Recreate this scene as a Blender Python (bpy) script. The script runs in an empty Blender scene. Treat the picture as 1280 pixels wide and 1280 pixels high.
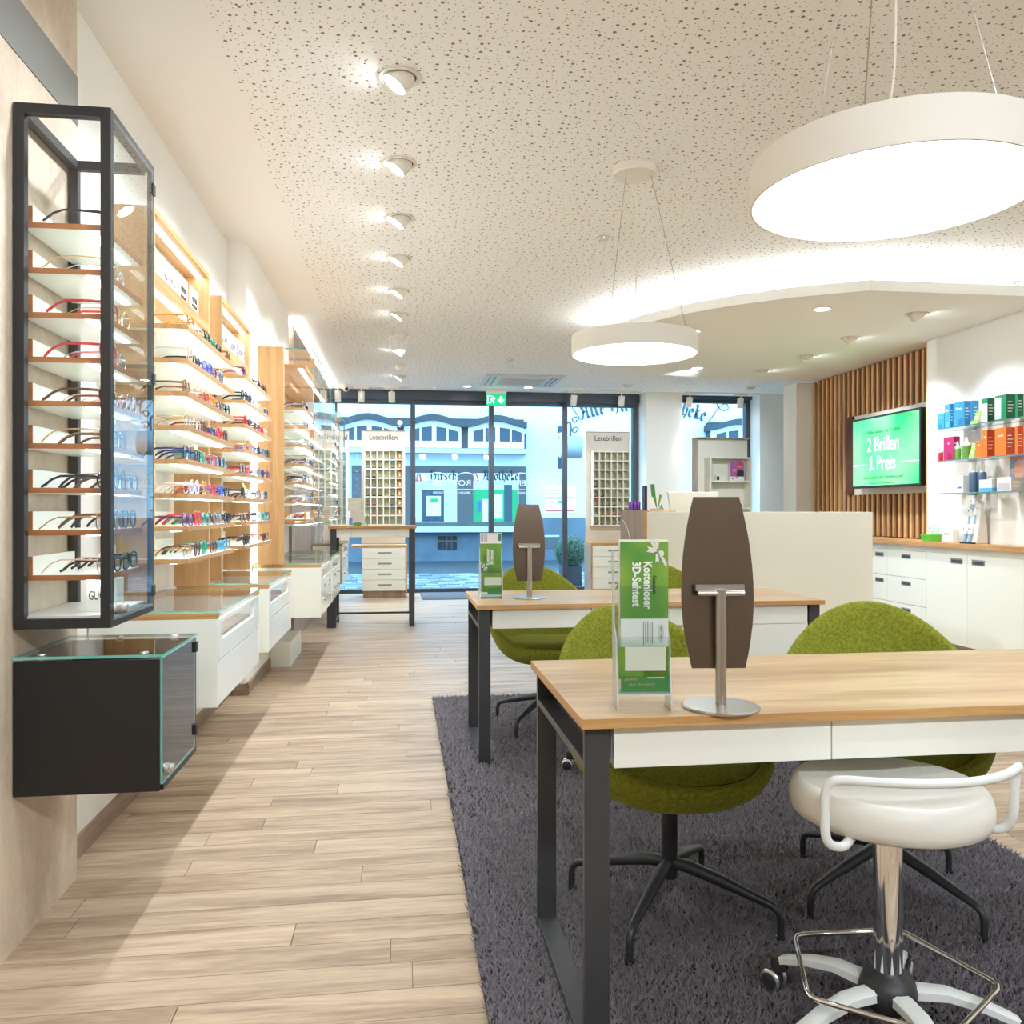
import bpy, bmesh, math, random
from mathutils import Matrix, Vector
random.seed(7)
PI = math.pi
sc = bpy.context.scene
col = sc.collection

# ------------------------------------------------------------------ camera, sky, exposure
F = 1050.0; HV = 638.0; EYE = 1.2
TH = math.atan(140 / F); CT, ST = math.cos(TH), math.sin(TH)
cam = bpy.data.cameras.new('camera'); camo = bpy.data.objects.new('camera', cam); col.objects.link(camo)
camo.location = (0, 0, EYE); camo.rotation_euler = (PI / 2, 0, -TH)
cam.sensor_width = 36; cam.lens = 36 * F / 1280; cam.shift_y = (HV - 640) / 1280
cam.clip_start = .05; cam.clip_end = 200
sc.camera = camo
vs = sc.view_settings
vs.view_transform = 'Standard'; vs.look = 'None'; vs.gamma = 1; vs.use_curve_mapping = False
vs.exposure = 1.66
sc.cycles.use_denoising = True
sc.cycles.max_bounces = 10; sc.cycles.diffuse_bounces = 5; sc.cycles.glossy_bounces = 4
sc.cycles.transparent_max_bounces = 24; sc.cycles.sample_clamp_indirect = 6
sc.cycles.caustics_reflective = False; sc.cycles.caustics_refractive = False
world = bpy.data.worlds.new('overcast'); sc.world = world; world.use_nodes = True
bg = world.node_tree.nodes['Background']
bg.inputs[0].default_value = (.35, .67, .95, 1); bg.inputs[1].default_value = 2.0

def lin(c):
    return tuple(((x / 255) / 12.92 if x <= 10.3 else ((x / 255 + .055) / 1.055) ** 2.4) for x in c)
WARM = (.87, .98, 1.09)
def spot(name, p, target, power, size=1.5, blend=.6, colour=WARM, radius=.04):
    l = bpy.data.lights.new(name, 'SPOT'); l.energy = power; l.spot_size = size; l.spot_blend = blend
    l.color = colour; l.shadow_soft_size = radius
    o = bpy.data.objects.new(name, l); col.objects.link(o); o.location = p
    o.rotation_euler = (Vector(target) - Vector(p)).to_track_quat('-Z', 'Y').to_euler()
    return o

# ------------------------------------------------------------------ helpers
def ray(u, v):
    a = (u - 640) / F; b = (HV - v) / F
    return Vector((ST + a * CT, CT - a * ST, b))
def aty(u, v, Y):
    d = ray(u, v); t = Y / d.y; return Vector((d.x * t, Y, EYE + d.z * t))
def atx(u, v, X):
    d = ray(u, v); t = X / d.x; return Vector((X, d.y * t, EYE + d.z * t))

class MB:
    def __init__(s): s.v = []; s.f = []; s.m = []
    def quad(s, a, b, c, d, m=0):
        n = len(s.v); s.v += [tuple(a), tuple(b), tuple(c), tuple(d)]; s.f.append((n, n + 1, n + 2, n + 3)); s.m.append(m)
    def box(s, x0, x1, y0, y1, z0, z1, m=0, mm=None):
        if x0 > x1: x0, x1 = x1, x0
        if y0 > y1: y0, y1 = y1, y0
        if z0 > z1: z0, z1 = z1, z0
        n = len(s.v)
        s.v += [(x, y, z) for z in (z0, z1) for y in (y0, y1) for x in (x0, x1)]
        fs = [(0, 2, 3, 1), (4, 5, 7, 6), (0, 1, 5, 4), (2, 6, 7, 3), (0, 4, 6, 2), (1, 3, 7, 5)]
        for i, f in enumerate(fs):
            s.f.append(tuple(n + k for k in f)); s.m.append(mm[i] if mm else m)
        return s
    def prism(s, pts, a, b, axis='z', m=0, mcap=None):
        def P(p, t):
            return {'z': (p[0], p[1], t), 'x': (t, p[0], p[1]), 'y': (p[0], t, p[1])}[axis]
        n = len(s.v); k = len(pts)
        s.v += [P(p, a) for p in pts] + [P(p, b) for p in pts]
        s.f.append(tuple(range(n + k - 1, n - 1, -1))); s.m.append(m if mcap is None else mcap)
        s.f.append(tuple(range(n + k, n + 2 * k))); s.m.append(m if mcap is None else mcap)
        for i in range(k):
            j = (i + 1) % k
            s.f.append((n + i, n + j, n + k + j, n + k + i)); s.m.append(m)
        return s
    def tube(s, pts, r, n=8, m=0, closed=False, flat=None):
        pts = [Vector(p) for p in pts]; K = len(pts); base = len(s.v)
        rs = r if isinstance(r, (list, tuple)) else [r] * K
        up = None
        for i in range(K):
            if closed: t = pts[(i + 1) % K] - pts[i - 1]
            else: t = pts[min(i + 1, K - 1)] - pts[max(i - 1, 0)]
            t.normalize()
            if up is None:
                up = Vector((0, 0, 1)) if abs(t.z) < .9 else Vector((1, 0, 0))
            up = (up - t * up.dot(t)).normalized(); sd = t.cross(up)
            for j in range(n):
                a = 2 * PI * j / n
                s.v.append(tuple(pts[i] + rs[i] * (math.cos(a) * sd * (flat or 1) + math.sin(a) * up)))
        for i in range(K if closed else K - 1):
            i2 = (i + 1) % K
            for j in range(n):
                j2 = (j + 1) % n
                s.f.append((base + i * n + j, base + i * n + j2, base + i2 * n + j2, base + i2 * n + j)); s.m.append(m)
        if not closed:
            s.f.append(tuple(base + j for j in range(n - 1, -1, -1))); s.m.append(m)
            s.f.append(tuple(base + (K - 1) * n + j for j in range(n))); s.m.append(m)
        return s
    def lathe(s, prof, n=24, c=(0, 0, 0), m=0, axis='z', ms=None, cap=True):
        base = len(s.v); K = len(prof)
        for (r, z) in prof:
            for j in range(n):
                a = 2 * PI * j / n; x, y = r * math.cos(a), r * math.sin(a)
                p = (x, y, z) if axis == 'z' else ((z, x, y) if axis == 'x' else (y, z, x))
                s.v.append((c[0] + p[0], c[1] + p[1], c[2] + p[2]))
        for i in range(K - 1):
            for j in range(n):
                j2 = (j + 1) % n
                s.f.append((base + i * n + j, base + i * n + j2, base + (i + 1) * n + j2, base + (i + 1) * n + j)); s.m.append(ms[i] if ms else m)
        if cap and prof[0][0] > 1e-5: s.f.append(tuple(base + j for j in range(n - 1, -1, -1))); s.m.append(ms[0] if ms else m)
        if cap and prof[-1][0] > 1e-5: s.f.append(tuple(base + (K - 1) * n + j for j in range(n))); s.m.append(ms[-1] if ms else m)
        return s
    def poly(s, pts, m=0):
        n = len(s.v); s.v += [tuple(p) for p in pts]; s.f.append(tuple(range(n, n + len(pts)))); s.m.append(m); return s
    def mesh(s, name, mats, smooth=False):
        me = bpy.data.meshes.new(name); me.from_pydata(s.v, [], s.f)
        for m in (mats if isinstance(mats, (list, tuple)) else [mats]): me.materials.append(m)
        me.polygons.foreach_set('material_index', s.m)
        if smooth:
            me.polygons.foreach_set('use_smooth', [True] * len(s.f))
            me.set_sharp_from_angle(angle=math.radians(smooth if smooth > 1 else 40))
        me.update(); return me
    def build(s, name, mats, parent=None, smooth=False, bevel=0, kind=None, label=None):
        o = bpy.data.objects.new(name, s.mesh(name, mats, smooth)); col.objects.link(o)
        if parent is not None: adopt(o, parent)
        if bevel:
            b = o.modifiers.new('bevel', 'BEVEL'); b.width = bevel; b.segments = 2; b.limit_method = 'ANGLE'
        if kind: o['kind'] = kind
        if label: o['label'] = label
        return o
WLOC = {}
def wloc(o):
    return WLOC.get(o.name, Vector((0, 0, 0)))
def adopt(o, parent):
    o.parent = parent
    if parent.parent is None: o.matrix_parent_inverse = Matrix.Translation(-Vector(parent.location))
def Box(*a, **k): return MB().box(*a, **k)
def thing(name, label, cat, loc=(0, 0, 0), group=None):
    o = bpy.data.objects.new(name, None); col.objects.link(o); o.location = loc; o.empty_display_size = .1
    o['label'] = label; o['category'] = cat
    if group: o['group'] = group
    return o
def tag(o, label, cat, group=None):
    o['label'] = label; o['category'] = cat
    if group: o['group'] = group
    return o
def struct(o): o['kind'] = 'structure'; return o
def dup(o, parent=None):
    c = o.copy(); col.objects.link(c)
    if parent is not None: c.parent = parent
    for ch in list(o.children): dup(ch, c)
    return c

FRONT = (Vector((1, 0, 0)), Vector((0, 0, 1)))      # seen by someone looking along +Y
LEFTW = (Vector((0, 1, 0)), Vector((0, 0, 1)))      # on a face turned to +X
RIGHTW = (Vector((0, -1, 0)), Vector((0, 0, 1)))    # on a face turned to -X
def text(name, body, size, m, p, orient, parent, bold=0, align='CENTER', xs=1.0, mirror=False, shear=0, ext=.0006, label=None):
    cu = bpy.data.curves.new(name, 'FONT'); cu.body = body; cu.size = size; cu.align_x = align; cu.align_y = 'CENTER'
    cu.extrude = ext; cu.offset = bold; cu.resolution_u = 3; cu.shear = shear
    t = bpy.data.objects.new(name + '_curve', cu); col.objects.link(t)
    me = bpy.data.meshes.new_from_object(t); bpy.data.objects.remove(t); bpy.data.curves.remove(cu)
    R, U = orient; N = R.cross(U)
    M = Matrix(((R.x, U.x, N.x, p[0]), (R.y, U.y, N.y, p[1]), (R.z, U.z, N.z, p[2]), (0, 0, 0, 1)))
    me.transform(M @ Matrix.Diagonal((-xs if mirror else xs, 1, 1, 1))); me.materials.clear(); me.materials.append(m); me.name = name
    o = bpy.data.objects.new(name, me); col.objects.link(o); adopt(o, parent)
    if label: o['label'] = label
    return o

# ------------------------------------------------------------------ materials
MATS = {}
def nodes(name):
    m = bpy.data.materials.new(name); m.use_nodes = True; nt = m.node_tree
    return m, nt, nt.nodes['Principled BSDF'], nt.nodes, nt.links
def mat(name, rgb, rough=.5, metal=0, spec=.5, var=0, vscale=20, bump=0, bscale=200, emit=None, coat=0, trans=0, alpha=1):
    m, nt, b, N, L = nodes(name); c = lin(rgb) + (1,)
    b.inputs['Base Color'].default_value = c; b.inputs['Roughness'].default_value = rough
    b.inputs['Metallic'].default_value = metal; b.inputs['Specular IOR Level'].default_value = spec
    if coat: b.inputs['Coat Weight'].default_value = coat; b.inputs['Coat Roughness'].default_value = .05
    if trans: b.inputs['Transmission Weight'].default_value = trans
    if alpha < 1: b.inputs['Alpha'].default_value = alpha
    tc = N.new('ShaderNodeTexCoord')
    if var:
        n = N.new('ShaderNodeTexNoise'); n.inputs['Scale'].default_value = vscale; n.inputs['Detail'].default_value = 6
        L.new(tc.outputs['Object'], n.inputs['Vector'])
        mx = N.new('ShaderNodeMix'); mx.data_type = 'RGBA'
        mx.inputs[6].default_value = tuple(x * (1 - var) for x in c[:3]) + (1,); mx.inputs[7].default_value = tuple(min(1, x * (1 + var)) for x in c[:3]) + (1,)
        L.new(n.outputs['Fac'], mx.inputs[0]); L.new(mx.outputs[2], b.inputs['Base Color'])
    if bump:
        n2 = N.new('ShaderNodeTexNoise'); n2.inputs['Scale'].default_value = bscale; n2.inputs['Detail'].default_value = 4
        L.new(tc.outputs['Object'], n2.inputs['Vector'])
        bp = N.new('ShaderNodeBump'); bp.inputs['Strength'].default_value = bump; bp.inputs['Distance'].default_value = .003
        L.new(n2.outputs['Fac'], bp.inputs['Height']); L.new(bp.outputs[0], b.inputs['Normal'])
    if emit:
        b.inputs['Emission Color'].default_value = lin(emit[0]) + (1,); b.inputs['Emission Strength'].default_value = emit[1]
    return m
def wood(name, dark, light, axis='x', stretch=14, scale=1.2, rough=.45, fine=.25, rand=0):
    m, nt, b, N, L = nodes(name)
    tc = N.new('ShaderNodeTexCoord'); mp = N.new('ShaderNodeMapping')
    s = [scale * stretch] * 3; s['xyz'.index(axis)] = scale; mp.inputs['Scale'].default_value = s
    if rand:
        oi = N.new('ShaderNodeObjectInfo'); va = N.new('ShaderNodeVectorMath'); va.operation = 'MULTIPLY_ADD'
        cb = N.new('ShaderNodeCombineXYZ')
        for i in range(3): L.new(oi.outputs['Random'], cb.inputs[i])
        va.inputs[1].default_value = (57, 31, 17); L.new(cb.outputs[0], va.inputs[0]); L.new(tc.outputs['Object'], va.inputs[2]); L.new(va.outputs[0], mp.inputs['Vector'])
    else: L.new(tc.outputs['Object'], mp.inputs['Vector'])
    n1 = N.new('ShaderNodeTexNoise'); n1.inputs['Scale'].default_value = 1; n1.inputs['Detail'].default_value = 7; n1.inputs['Roughness'].default_value = .62; n1.inputs['Distortion'].default_value = .8
    n2 = N.new('ShaderNodeTexNoise'); n2.inputs['Scale'].default_value = 7; n2.inputs['Detail'].default_value = 4; n2.inputs['Roughness'].default_value = .7
    L.new(mp.outputs[0], n1.inputs['Vector']); L.new(mp.outputs[0], n2.inputs['Vector'])
    ad = N.new('ShaderNodeMath'); ad.operation = 'MULTIPLY_ADD'; ad.inputs[1].default_value = fine
    sb = N.new('ShaderNodeMath'); sb.operation = 'SUBTRACT'; sb.inputs[1].default_value = .5
    L.new(n2.outputs['Fac'], sb.inputs[0]); L.new(sb.outputs[0], ad.inputs[0]); L.new(n1.outputs['Fac'], ad.inputs[2])
    cr = N.new('ShaderNodeValToRGB'); cr.color_ramp.elements[0].position = .32; cr.color_ramp.elements[1].position = .64
    cr.color_ramp.elements[0].color = lin(dark) + (1,); cr.color_ramp.elements[1].color = lin(light) + (1,)
    L.new(ad.outputs[0], cr.inputs[0])
    if rand:
        hv = N.new('ShaderNodeHueSaturation'); mr = N.new('ShaderNodeMapRange'); mr.inputs[3].default_value = 1 - rand; mr.inputs[4].default_value = 1 + rand
        L.new(oi.outputs['Random'], mr.inputs[0]); L.new(mr.outputs[0], hv.inputs['Value']); L.new(cr.outputs[0], hv.inputs['Color']); L.new(hv.outputs[0], b.inputs['Base Color'])
    else: L.new(cr.outputs[0], b.inputs['Base Color'])
    b.inputs['Roughness'].default_value = rough
    bp = N.new('ShaderNodeBump'); bp.inputs['Strength'].default_value = .12; bp.inputs['Distance'].default_value = .002
    L.new(ad.outputs[0], bp.inputs['Height']); L.new(bp.outputs[0], b.inputs['Normal'])
    return m
def glass(name, tint=(255, 255, 255), ior=1.5, rough=0.0, boost=1.0):
    m = bpy.data.materials.new(name); m.use_nodes = True; nt = m.node_tree; N, L = nt.nodes, nt.links; N.clear()
    out = N.new('ShaderNodeOutputMaterial'); t = N.new('ShaderNodeBsdfTransparent'); t.inputs[0].default_value = lin(tint) + (1,)
    g = N.new('ShaderNodeBsdfGlossy'); g.inputs['Roughness'].default_value = rough; f = N.new('ShaderNodeFresnel'); f.inputs[0].default_value = ior
    mx = N.new('ShaderNodeMixShader'); ml = N.new('ShaderNodeMath'); ml.operation = 'MULTIPLY'; ml.use_clamp = True
    ge = N.new('ShaderNodeNewGeometry'); inv = N.new('ShaderNodeMath'); inv.operation = 'SUBTRACT'; inv.inputs[0].default_value = 1
    L.new(ge.outputs['Backfacing'], inv.inputs[1]); L.new(inv.outputs[0], ml.inputs[1])   # one clean reflection per pane, none inside the glass
    L.new(f.outputs[0], ml.inputs[0]); L.new(ml.outputs[0], mx.inputs[0])
    L.new(t.outputs[0], mx.inputs[1]); L.new(g.outputs[0], mx.inputs[2]); L.new(mx.outputs[0], out.inputs[0])
    return m
def glow(name, rgb, strength):
    m = bpy.data.materials.new(name); m.use_nodes = True; nt = m.node_tree; N, L = nt.nodes, nt.links; N.clear()
    out = N.new('ShaderNodeOutputMaterial'); e = N.new('ShaderNodeEmission'); e.inputs[0].default_value = (lin(rgb) if max(rgb) > 3 else tuple(rgb)) + (1,); e.inputs[1].default_value = strength
    L.new(e.outputs[0], out.inputs[0]); return m

M_white = mat('white_plaster', (244, 241, 234), .85, bump=.05, bscale=300)
M_pillar = mat('cream_plaster', (240, 237, 229), .85)
M_lacq = mat('white_lacquer', (240, 240, 229), .28, spec=.4)
M_gloss = mat('white_gloss_lacquer', (238, 241, 234), .12, spec=.5)
M_cream = mat('cream_laminate', (236, 232, 215), .5)
M_black = mat('black_powder_coat', (34, 32, 33), .45, bump=.06, bscale=900)
M_blackbox = mat('black_lacquer', (21, 20, 21), .42, bump=.04, bscale=900)
M_anth = mat('anthracite_steel', (58, 59, 61), .42, metal=0, spec=.6, bump=.04, bscale=900)
M_alu = mat('brushed_aluminium', (205, 203, 198), .35, metal=.9)
M_alufr = mat('pale_aluminium', (232, 230, 224), .4, metal=.3)
M_chrome = mat('chrome', (235, 235, 235), .06, metal=1)
M_steel = mat('brushed_steel', (190, 184, 176), .3, metal=1)
M_handle = mat('grey_recess_handle', (146, 146, 145), .4)
M_handle2 = mat('dark_recess', (70, 72, 75), .5)
M_facade = mat('facade_graphite', (60, 65, 73), .45, spec=.5)
M_oakT = wood('oak_tabletop', (176, 138, 94), (214, 184, 138), 'x', 9, 1.1, .38)
M_oakE = wood('oak_edge', (176, 128, 74), (212, 166, 106), 'x', 30, 1.5, .5)
M_oakY = wood('oak_edge_deep', (174, 126, 74), (208, 160, 104), 'y', 22, 1.3, .5)
M_oakV = wood('oak_upright', (178, 134, 84), (212, 168, 114), 'z', 12, 1.0, .5)
M_slat = wood('oak_slat', (186, 136, 82), (228, 182, 126), 'z', 16, 1.5, .5, rand=.16)
M_slatback = wood('slat_backing', (84, 46, 20), (112, 66, 32), 'z', 10, 1.0, .7)
M_taupe = wood('taupe_wood', (150, 130, 112), (180, 160, 142), 'z', 10, 1.2, .55)
M_taupeY = wood('taupe_skirting', (128, 106, 86), (164, 140, 116), 'y', 16, 1.6, .5)
M_pale = wood('pale_board', (222, 214, 200), (240, 235, 226), 'z', 18, 1.6, .6, fine=.4)
M_edgebrown = wood('brown_edge_band', (150, 90, 44), (182, 116, 62), 'x', 20, 1.6, .4)
M_floor = wood('floor_plank_vinyl', (146, 121, 97), (202, 178, 150), 'x', 11, 1.0, .42, fine=.45, rand=.06)
M_subfloor = mat('floor_joint', (120, 100, 82), .8)
M_glass = glass('clear_glass')
M_winglass = glass('window_glass', (250, 253, 255), 1.45)
M_gedge = mat('green_glass_edge', (120, 205, 190), .15, spec=.6, alpha=.75)
M_door = glass('cabinet_door_glass', (246, 250, 250), 1.85)
M_acry = glass('clear_acrylic', (247, 250, 249), 1.49)
M_acryE = mat('acrylic_edge', (215, 225, 222), .2, alpha=.6)
M_lens = glass('spectacle_lens', (240, 246, 250), 1.5, boost=1.3)
M_led = glow('led_strip', (.88, .98, 1.06), 4.8)
M_cove = glow('cove_led', (.88, .98, 1.06), 13)
M_disc = glow('pendant_diffuser', (.88, .98, 1.07), 1.9)
M_lampon = glow('downlight_lens', (.9, .98, 1.05), 14)
M_printw = mat('white_print', (240, 240, 234), .6)
M_ink = mat('dark_ink', (62, 56, 52), .6)
M_inkg = mat('grey_ink', (120, 118, 114), .6)
M_paper = mat('paper_white', (240, 239, 234), .6)
M_felt = None
def felt():
    m, nt, b, N, L = nodes('green_felt'); tc = N.new('ShaderNodeTexCoord')
    n = N.new('ShaderNodeTexNoise'); n.inputs['Scale'].default_value = 110; n.inputs['Detail'].default_value = 5; L.new(tc.outputs['Object'], n.inputs['Vector'])
    cr = N.new('ShaderNodeValToRGB'); cr.color_ramp.elements[0].position = .35; cr.color_ramp.elements[1].position = .65
    cr.color_ramp.elements[0].color = lin((108, 112, 20)) + (1,); cr.color_ramp.elements[1].color = lin((140, 144, 40)) + (1,)
    L.new(n.outputs['Fac'], cr.inputs[0]); L.new(cr.outputs[0], b.inputs['Base Color']); b.inputs['Roughness'].default_value = .95
    b.inputs['Sheen Weight'].default_value = .25; b.inputs['Sheen Tint'].default_value = lin((200, 210, 80)) + (1,)
    n2 = N.new('ShaderNodeTexNoise'); n2.inputs['Scale'].default_value = 350; L.new(tc.outputs['Object'], n2.inputs['Vector'])
    bp = N.new('ShaderNodeBump'); bp.inputs['Strength'].default_value = .4; bp.inputs['Distance'].default_value = .002
    L.new(n2.outputs['Fac'], bp.inputs['Height']); L.new(bp.outputs[0], b.inputs['Normal']); return m
M_felt = felt()
def perforated():
    m, nt, b, N, L = nodes('perforated_plasterboard'); tc = N.new('ShaderNodeTexCoord')
    base = lin((251, 250, 247)) + (1,); dark = lin((140, 122, 104)) + (1,)
    fl = N.new('ShaderNodeVectorMath'); fl.operation = 'MULTIPLY'; fl.inputs[1].default_value = (1, 1, 0); L.new(tc.outputs['Object'], fl.inputs[0])
    def holes(scale, rmin, rmax):
        v = N.new('ShaderNodeTexVoronoi'); v.voronoi_dimensions = '2D'; v.inputs['Scale'].default_value = scale; v.inputs['Randomness'].default_value = .82
        L.new(fl.outputs[0], v.inputs['Vector'])
        sp = N.new('ShaderNodeSeparateColor'); L.new(v.outputs['Color'], sp.inputs[0])
        mr = N.new('ShaderNodeMapRange'); mr.inputs[3].default_value = rmin * scale; mr.inputs[4].default_value = rmax * scale; L.new(sp.outputs[0], mr.inputs[0])
        lt = N.new('ShaderNodeMath'); lt.operation = 'LESS_THAN'; L.new(v.outputs['Distance'], lt.inputs[0]); L.new(mr.outputs[0], lt.inputs[1]); return lt
    a = holes(19, .0035, .0072); c = holes(34, .0015, .0030)
    mxm = N.new('ShaderNodeMath'); mxm.operation = 'MAXIMUM'; L.new(a.outputs[0], mxm.inputs[0]); L.new(c.outputs[0], mxm.inputs[1])
    sx = N.new('ShaderNodeSeparateXYZ'); L.new(tc.outputs['Object'], sx.inputs[0])
    gt = N.new('ShaderNodeMath'); gt.operation = 'GREATER_THAN'; gt.inputs[1].default_value = -.66; L.new(sx.outputs[0], gt.inputs[0])
    ly = N.new('ShaderNodeMath'); ly.operation = 'LESS_THAN'; ly.inputs[1].default_value = 11.75; L.new(sx.outputs[1], ly.inputs[0])
    m1 = N.new('ShaderNodeMath'); m1.operation = 'MULTIPLY'; L.new(gt.outputs[0], m1.inputs[0]); L.new(ly.outputs[0], m1.inputs[1])
    m2 = N.new('ShaderNodeMath'); m2.operation = 'MULTIPLY'; L.new(m1.outputs[0], m2.inputs[0]); L.new(mxm.outputs[0], m2.inputs[1])
    mx = N.new('ShaderNodeMix'); mx.data_type = 'RGBA'; mx.inputs[6].default_value = base; mx.inputs[7].default_value = dark
    L.new(m2.outputs[0], mx.inputs[0]); L.new(mx.outputs[2], b.inputs['Base Color']); b.inputs['Roughness'].default_value = .9
    return m
M_ceil = perforated()
M_sail = mat('ceiling_sail_plaster', (247, 244, 237), .9)
def concrete():
    m, nt, b, N, L = nodes('concrete_look'); tc = N.new('ShaderNodeTexCoord')
    n = N.new('ShaderNodeTexNoise'); n.inputs['Scale'].default_value = 3.5; n.inputs['Detail'].default_value = 9; n.inputs['Roughness'].default_value = .6
    mp = N.new('ShaderNodeMapping'); mp.inputs['Scale'].default_value = (1, 1, .45); L.new(tc.outputs['Object'], mp.inputs['Vector']); L.new(mp.outputs[0], n.inputs['Vector'])
    n2 = N.new('ShaderNodeTexNoise'); n2.inputs['Scale'].default_value = 45; n2.inputs['Detail'].default_value = 5; L.new(tc.outputs['Object'], n2.inputs['Vector'])
    ad = N.new('ShaderNodeMath'); ad.operation = 'MULTIPLY_ADD'; ad.inputs[1].default_value = .22; L.new(n2.outputs['Fac'], ad.inputs[0]); L.new(n.outputs['Fac'], ad.inputs[2])
    cr = N.new('ShaderNodeValToRGB'); cr.color_ramp.elements[0].position = .42; cr.color_ramp.elements[1].position = .78
    cr.color_ramp.elements[0].color = lin((186, 166, 143)) + (1,); cr.color_ramp.elements[1].color = lin((228, 210, 187)) + (1,)
    L.new(ad.outputs[0], cr.inputs[0]); L.new(cr.outputs[0], b.inputs['Base Color']); b.inputs['Roughness'].default_value = .6; return m
M_conc = concrete()
M_band = mat('dark_grey_band', (122, 120, 114), .55)

# ------------------------------------------------------------------ room shell
ZC = 2.94
floor = struct(Box(-1.3, 7.2, -4, 12.6, -.12, -.006).build('floor', M_subfloor))
ceil = struct(Box(-1.3, 7.2, -4, 12.6, ZC, ZC + .12).build('ceiling', M_ceil))
struct(Box(-1.3, -1.11, 2.905, 5.64, 0, ZC).build('wall_left', M_white))
wl2 = struct(Box(-1.3, -.99, 5.64, 7.74, 0, ZC).build('wall_left_rear', M_white))
wl3 = struct(Box(-1.3, -1.05, 7.74, 12.6, 0, ZC).build('wall_left_window_side', M_white))
cp = struct(Box(-1.3, -1.045, -4, 2.905, 0, ZC).build('wall_left_concrete', M_conc))
Box(-1.045, -1.042, -4, 2.904, 2.455, 2.612).build('painted_band', M_band, cp)
tp = struct(Box(-1.0, -.95, 7.78, 12.2, 0.0, 2.86).build('wall_left_taupe_panel', M_taupe))
Box(-1.045, -1.02, 7.75, 12.2, 2.82, 2.84).build('cove_strip', M_cove, tp)
struct(Box(-1.11, -1.096, 2.905, 5.62, 0, .075).build('baseboard_left', M_taupeY))
struct(Box(-.99, -.976, 5.625, 6.59, 0, .075).build('baseboard_left_rear', M_taupeY))
struct(Box(-1.11, -.976, 5.626, 5.64, 0, .075).build('baseboard_left_jog', M_taupeY))
struct(Box(-.985, -.83, 6.59, 7.3, 0, .19).build('trim_1', M_lacq, bevel=.003))
struct(Box(4.67, 4.95, -4, 6.95, 0, ZC).build('wall_right', M_white))
wr2 = struct(Box(4.86, 5.05, 6.95, 9.25, 0, ZC).build('wall_right_rear', M_slatback))
struct(Box(5.05, 7.2, 9.05, 9.25, 0, ZC).build('wall_right_return', M_white))
struct(Box(7.0, 7.2, 9.25, 12.6, 0, ZC).build('wall_right_far', M_white))
struct(Box(-1.3, 5.0, -4.15, -4, 0, ZC).build('wall_back', M_white))
# window wall
YF = 12.35
struct(Box(3.57, 4.13, 11.95, 12.6, 0, ZC).build('wall_front_pillar', M_pillar))
struct(Box(5.33, 5.93, 11.95, 12.6, 0, ZC).build('wall_front_pillar_right', M_pillar))
struct(Box(4.13, 5.33, 12.2, 12.6, 0, .35).build('wall_front_sill', M_pillar))
struct(Box(5.93, 7.0, 12.2, 12.6, 0, .35).build('wall_front_sill_right', M_pillar))
col_ = struct(Box(4.62, 4.95, 9.35, 9.68, 0, 2.7).build('wall_square_column', M_pillar))

def window(name, x0, x1, z0, z1, mull, beam):
    w = bpy.data.objects.new(name, None); col.objects.link(w); w.location = (x0, YF, z0); w['kind'] = 'structure'
    fb = MB(); y0, y1 = YF - .04, YF + .06
    Box(x0, x1, YF - .12, YF + .08, z1 - beam, z1).build('head_beam', M_facade, w)
    Box(x0, x1, y0, y1, z0, z0 + .055).build('bottom_rail', M_facade, w)
    Box(x0, x1, y0, y1, z1 - beam - .05, z1 - beam).build('top_rail', M_facade, w)
    xs = [x0] + mull + [x1]
    for i, x in enumerate(xs):
        a = x if i == 0 else (x - .07 if i == len(xs) - 1 else x - .035)
        Box(a, a + .07, y0 - .01, y1 + .01, z0, z1 - beam).build('mullion', M_facade, w)
    for i in range(len(xs) - 1):
        Box(xs[i] + .03, xs[i + 1] - .03, YF + .005, YF + .013, z0 + .05, z1 - beam - .045).build('pane', M_winglass, w)
    return w
w1 = window('window_1', -.97, 3.55, 0, ZC, [.185, 1.335, 2.44], .14)
w2 = window('window_2', 4.13, 5.33, .35, ZC, [], .05)
w3 = window('window_3', 5.93, 7.0, .35, ZC, [], .05)

# dropped ceiling sail with cove light
edge = [(1.72, 7.6), (1.78, 7.1), (1.92, 6.66), (2.14, 6.26), (2.42, 5.93), (2.76, 5.64), (3.2, 5.39)]
poly = edge + [(4.665, 5.39), (4.665, 6.97), (4.855, 6.97), (4.855, 9.04), (5.2, 9.045), (5.2, 9.3), (4.0, 9.3), (3.3, 9.2), (2.7, 8.95), (2.2, 8.55), (1.86, 8.1)]
# counter-clockwise so that faces look outward
def area(p): return sum(p[i][0] * p[(i + 1) % len(p)][1] - p[(i + 1) % len(p)][0] * p[i][1] for i in range(len(p)))
if area(poly) < 0: poly = poly[::-1]
poly = [p for p in poly if not (p[0] > 4.9)] + []
poly = [(1.72, 7.6), (1.78, 7.1), (1.92, 6.66), (2.14, 6.26), (2.42, 5.93), (2.76, 5.64), (3.2, 5.39), (4.665, 5.39), (4.665, 6.97), (4.855, 6.97), (4.855, 9.3), (4.0, 9.3), (3.3, 9.2), (2.7, 8.95), (2.2, 8.55), (1.86, 8.1)]
sail = struct(MB().prism(poly, 2.71, 2.785).build('ceiling_sail', M_sail))
cx, cy = 3.5, 7.4
inner = [(min(4.6, cx + (x - cx) * .86), cy + (y - cy) * .86) for x, y in poly]
MB().prism(inner, 2.785, ZC).build('hanger_box', M_sail, sail)
mb = MB(); L_ = edge + [(4.71, 5.39)]
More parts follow.
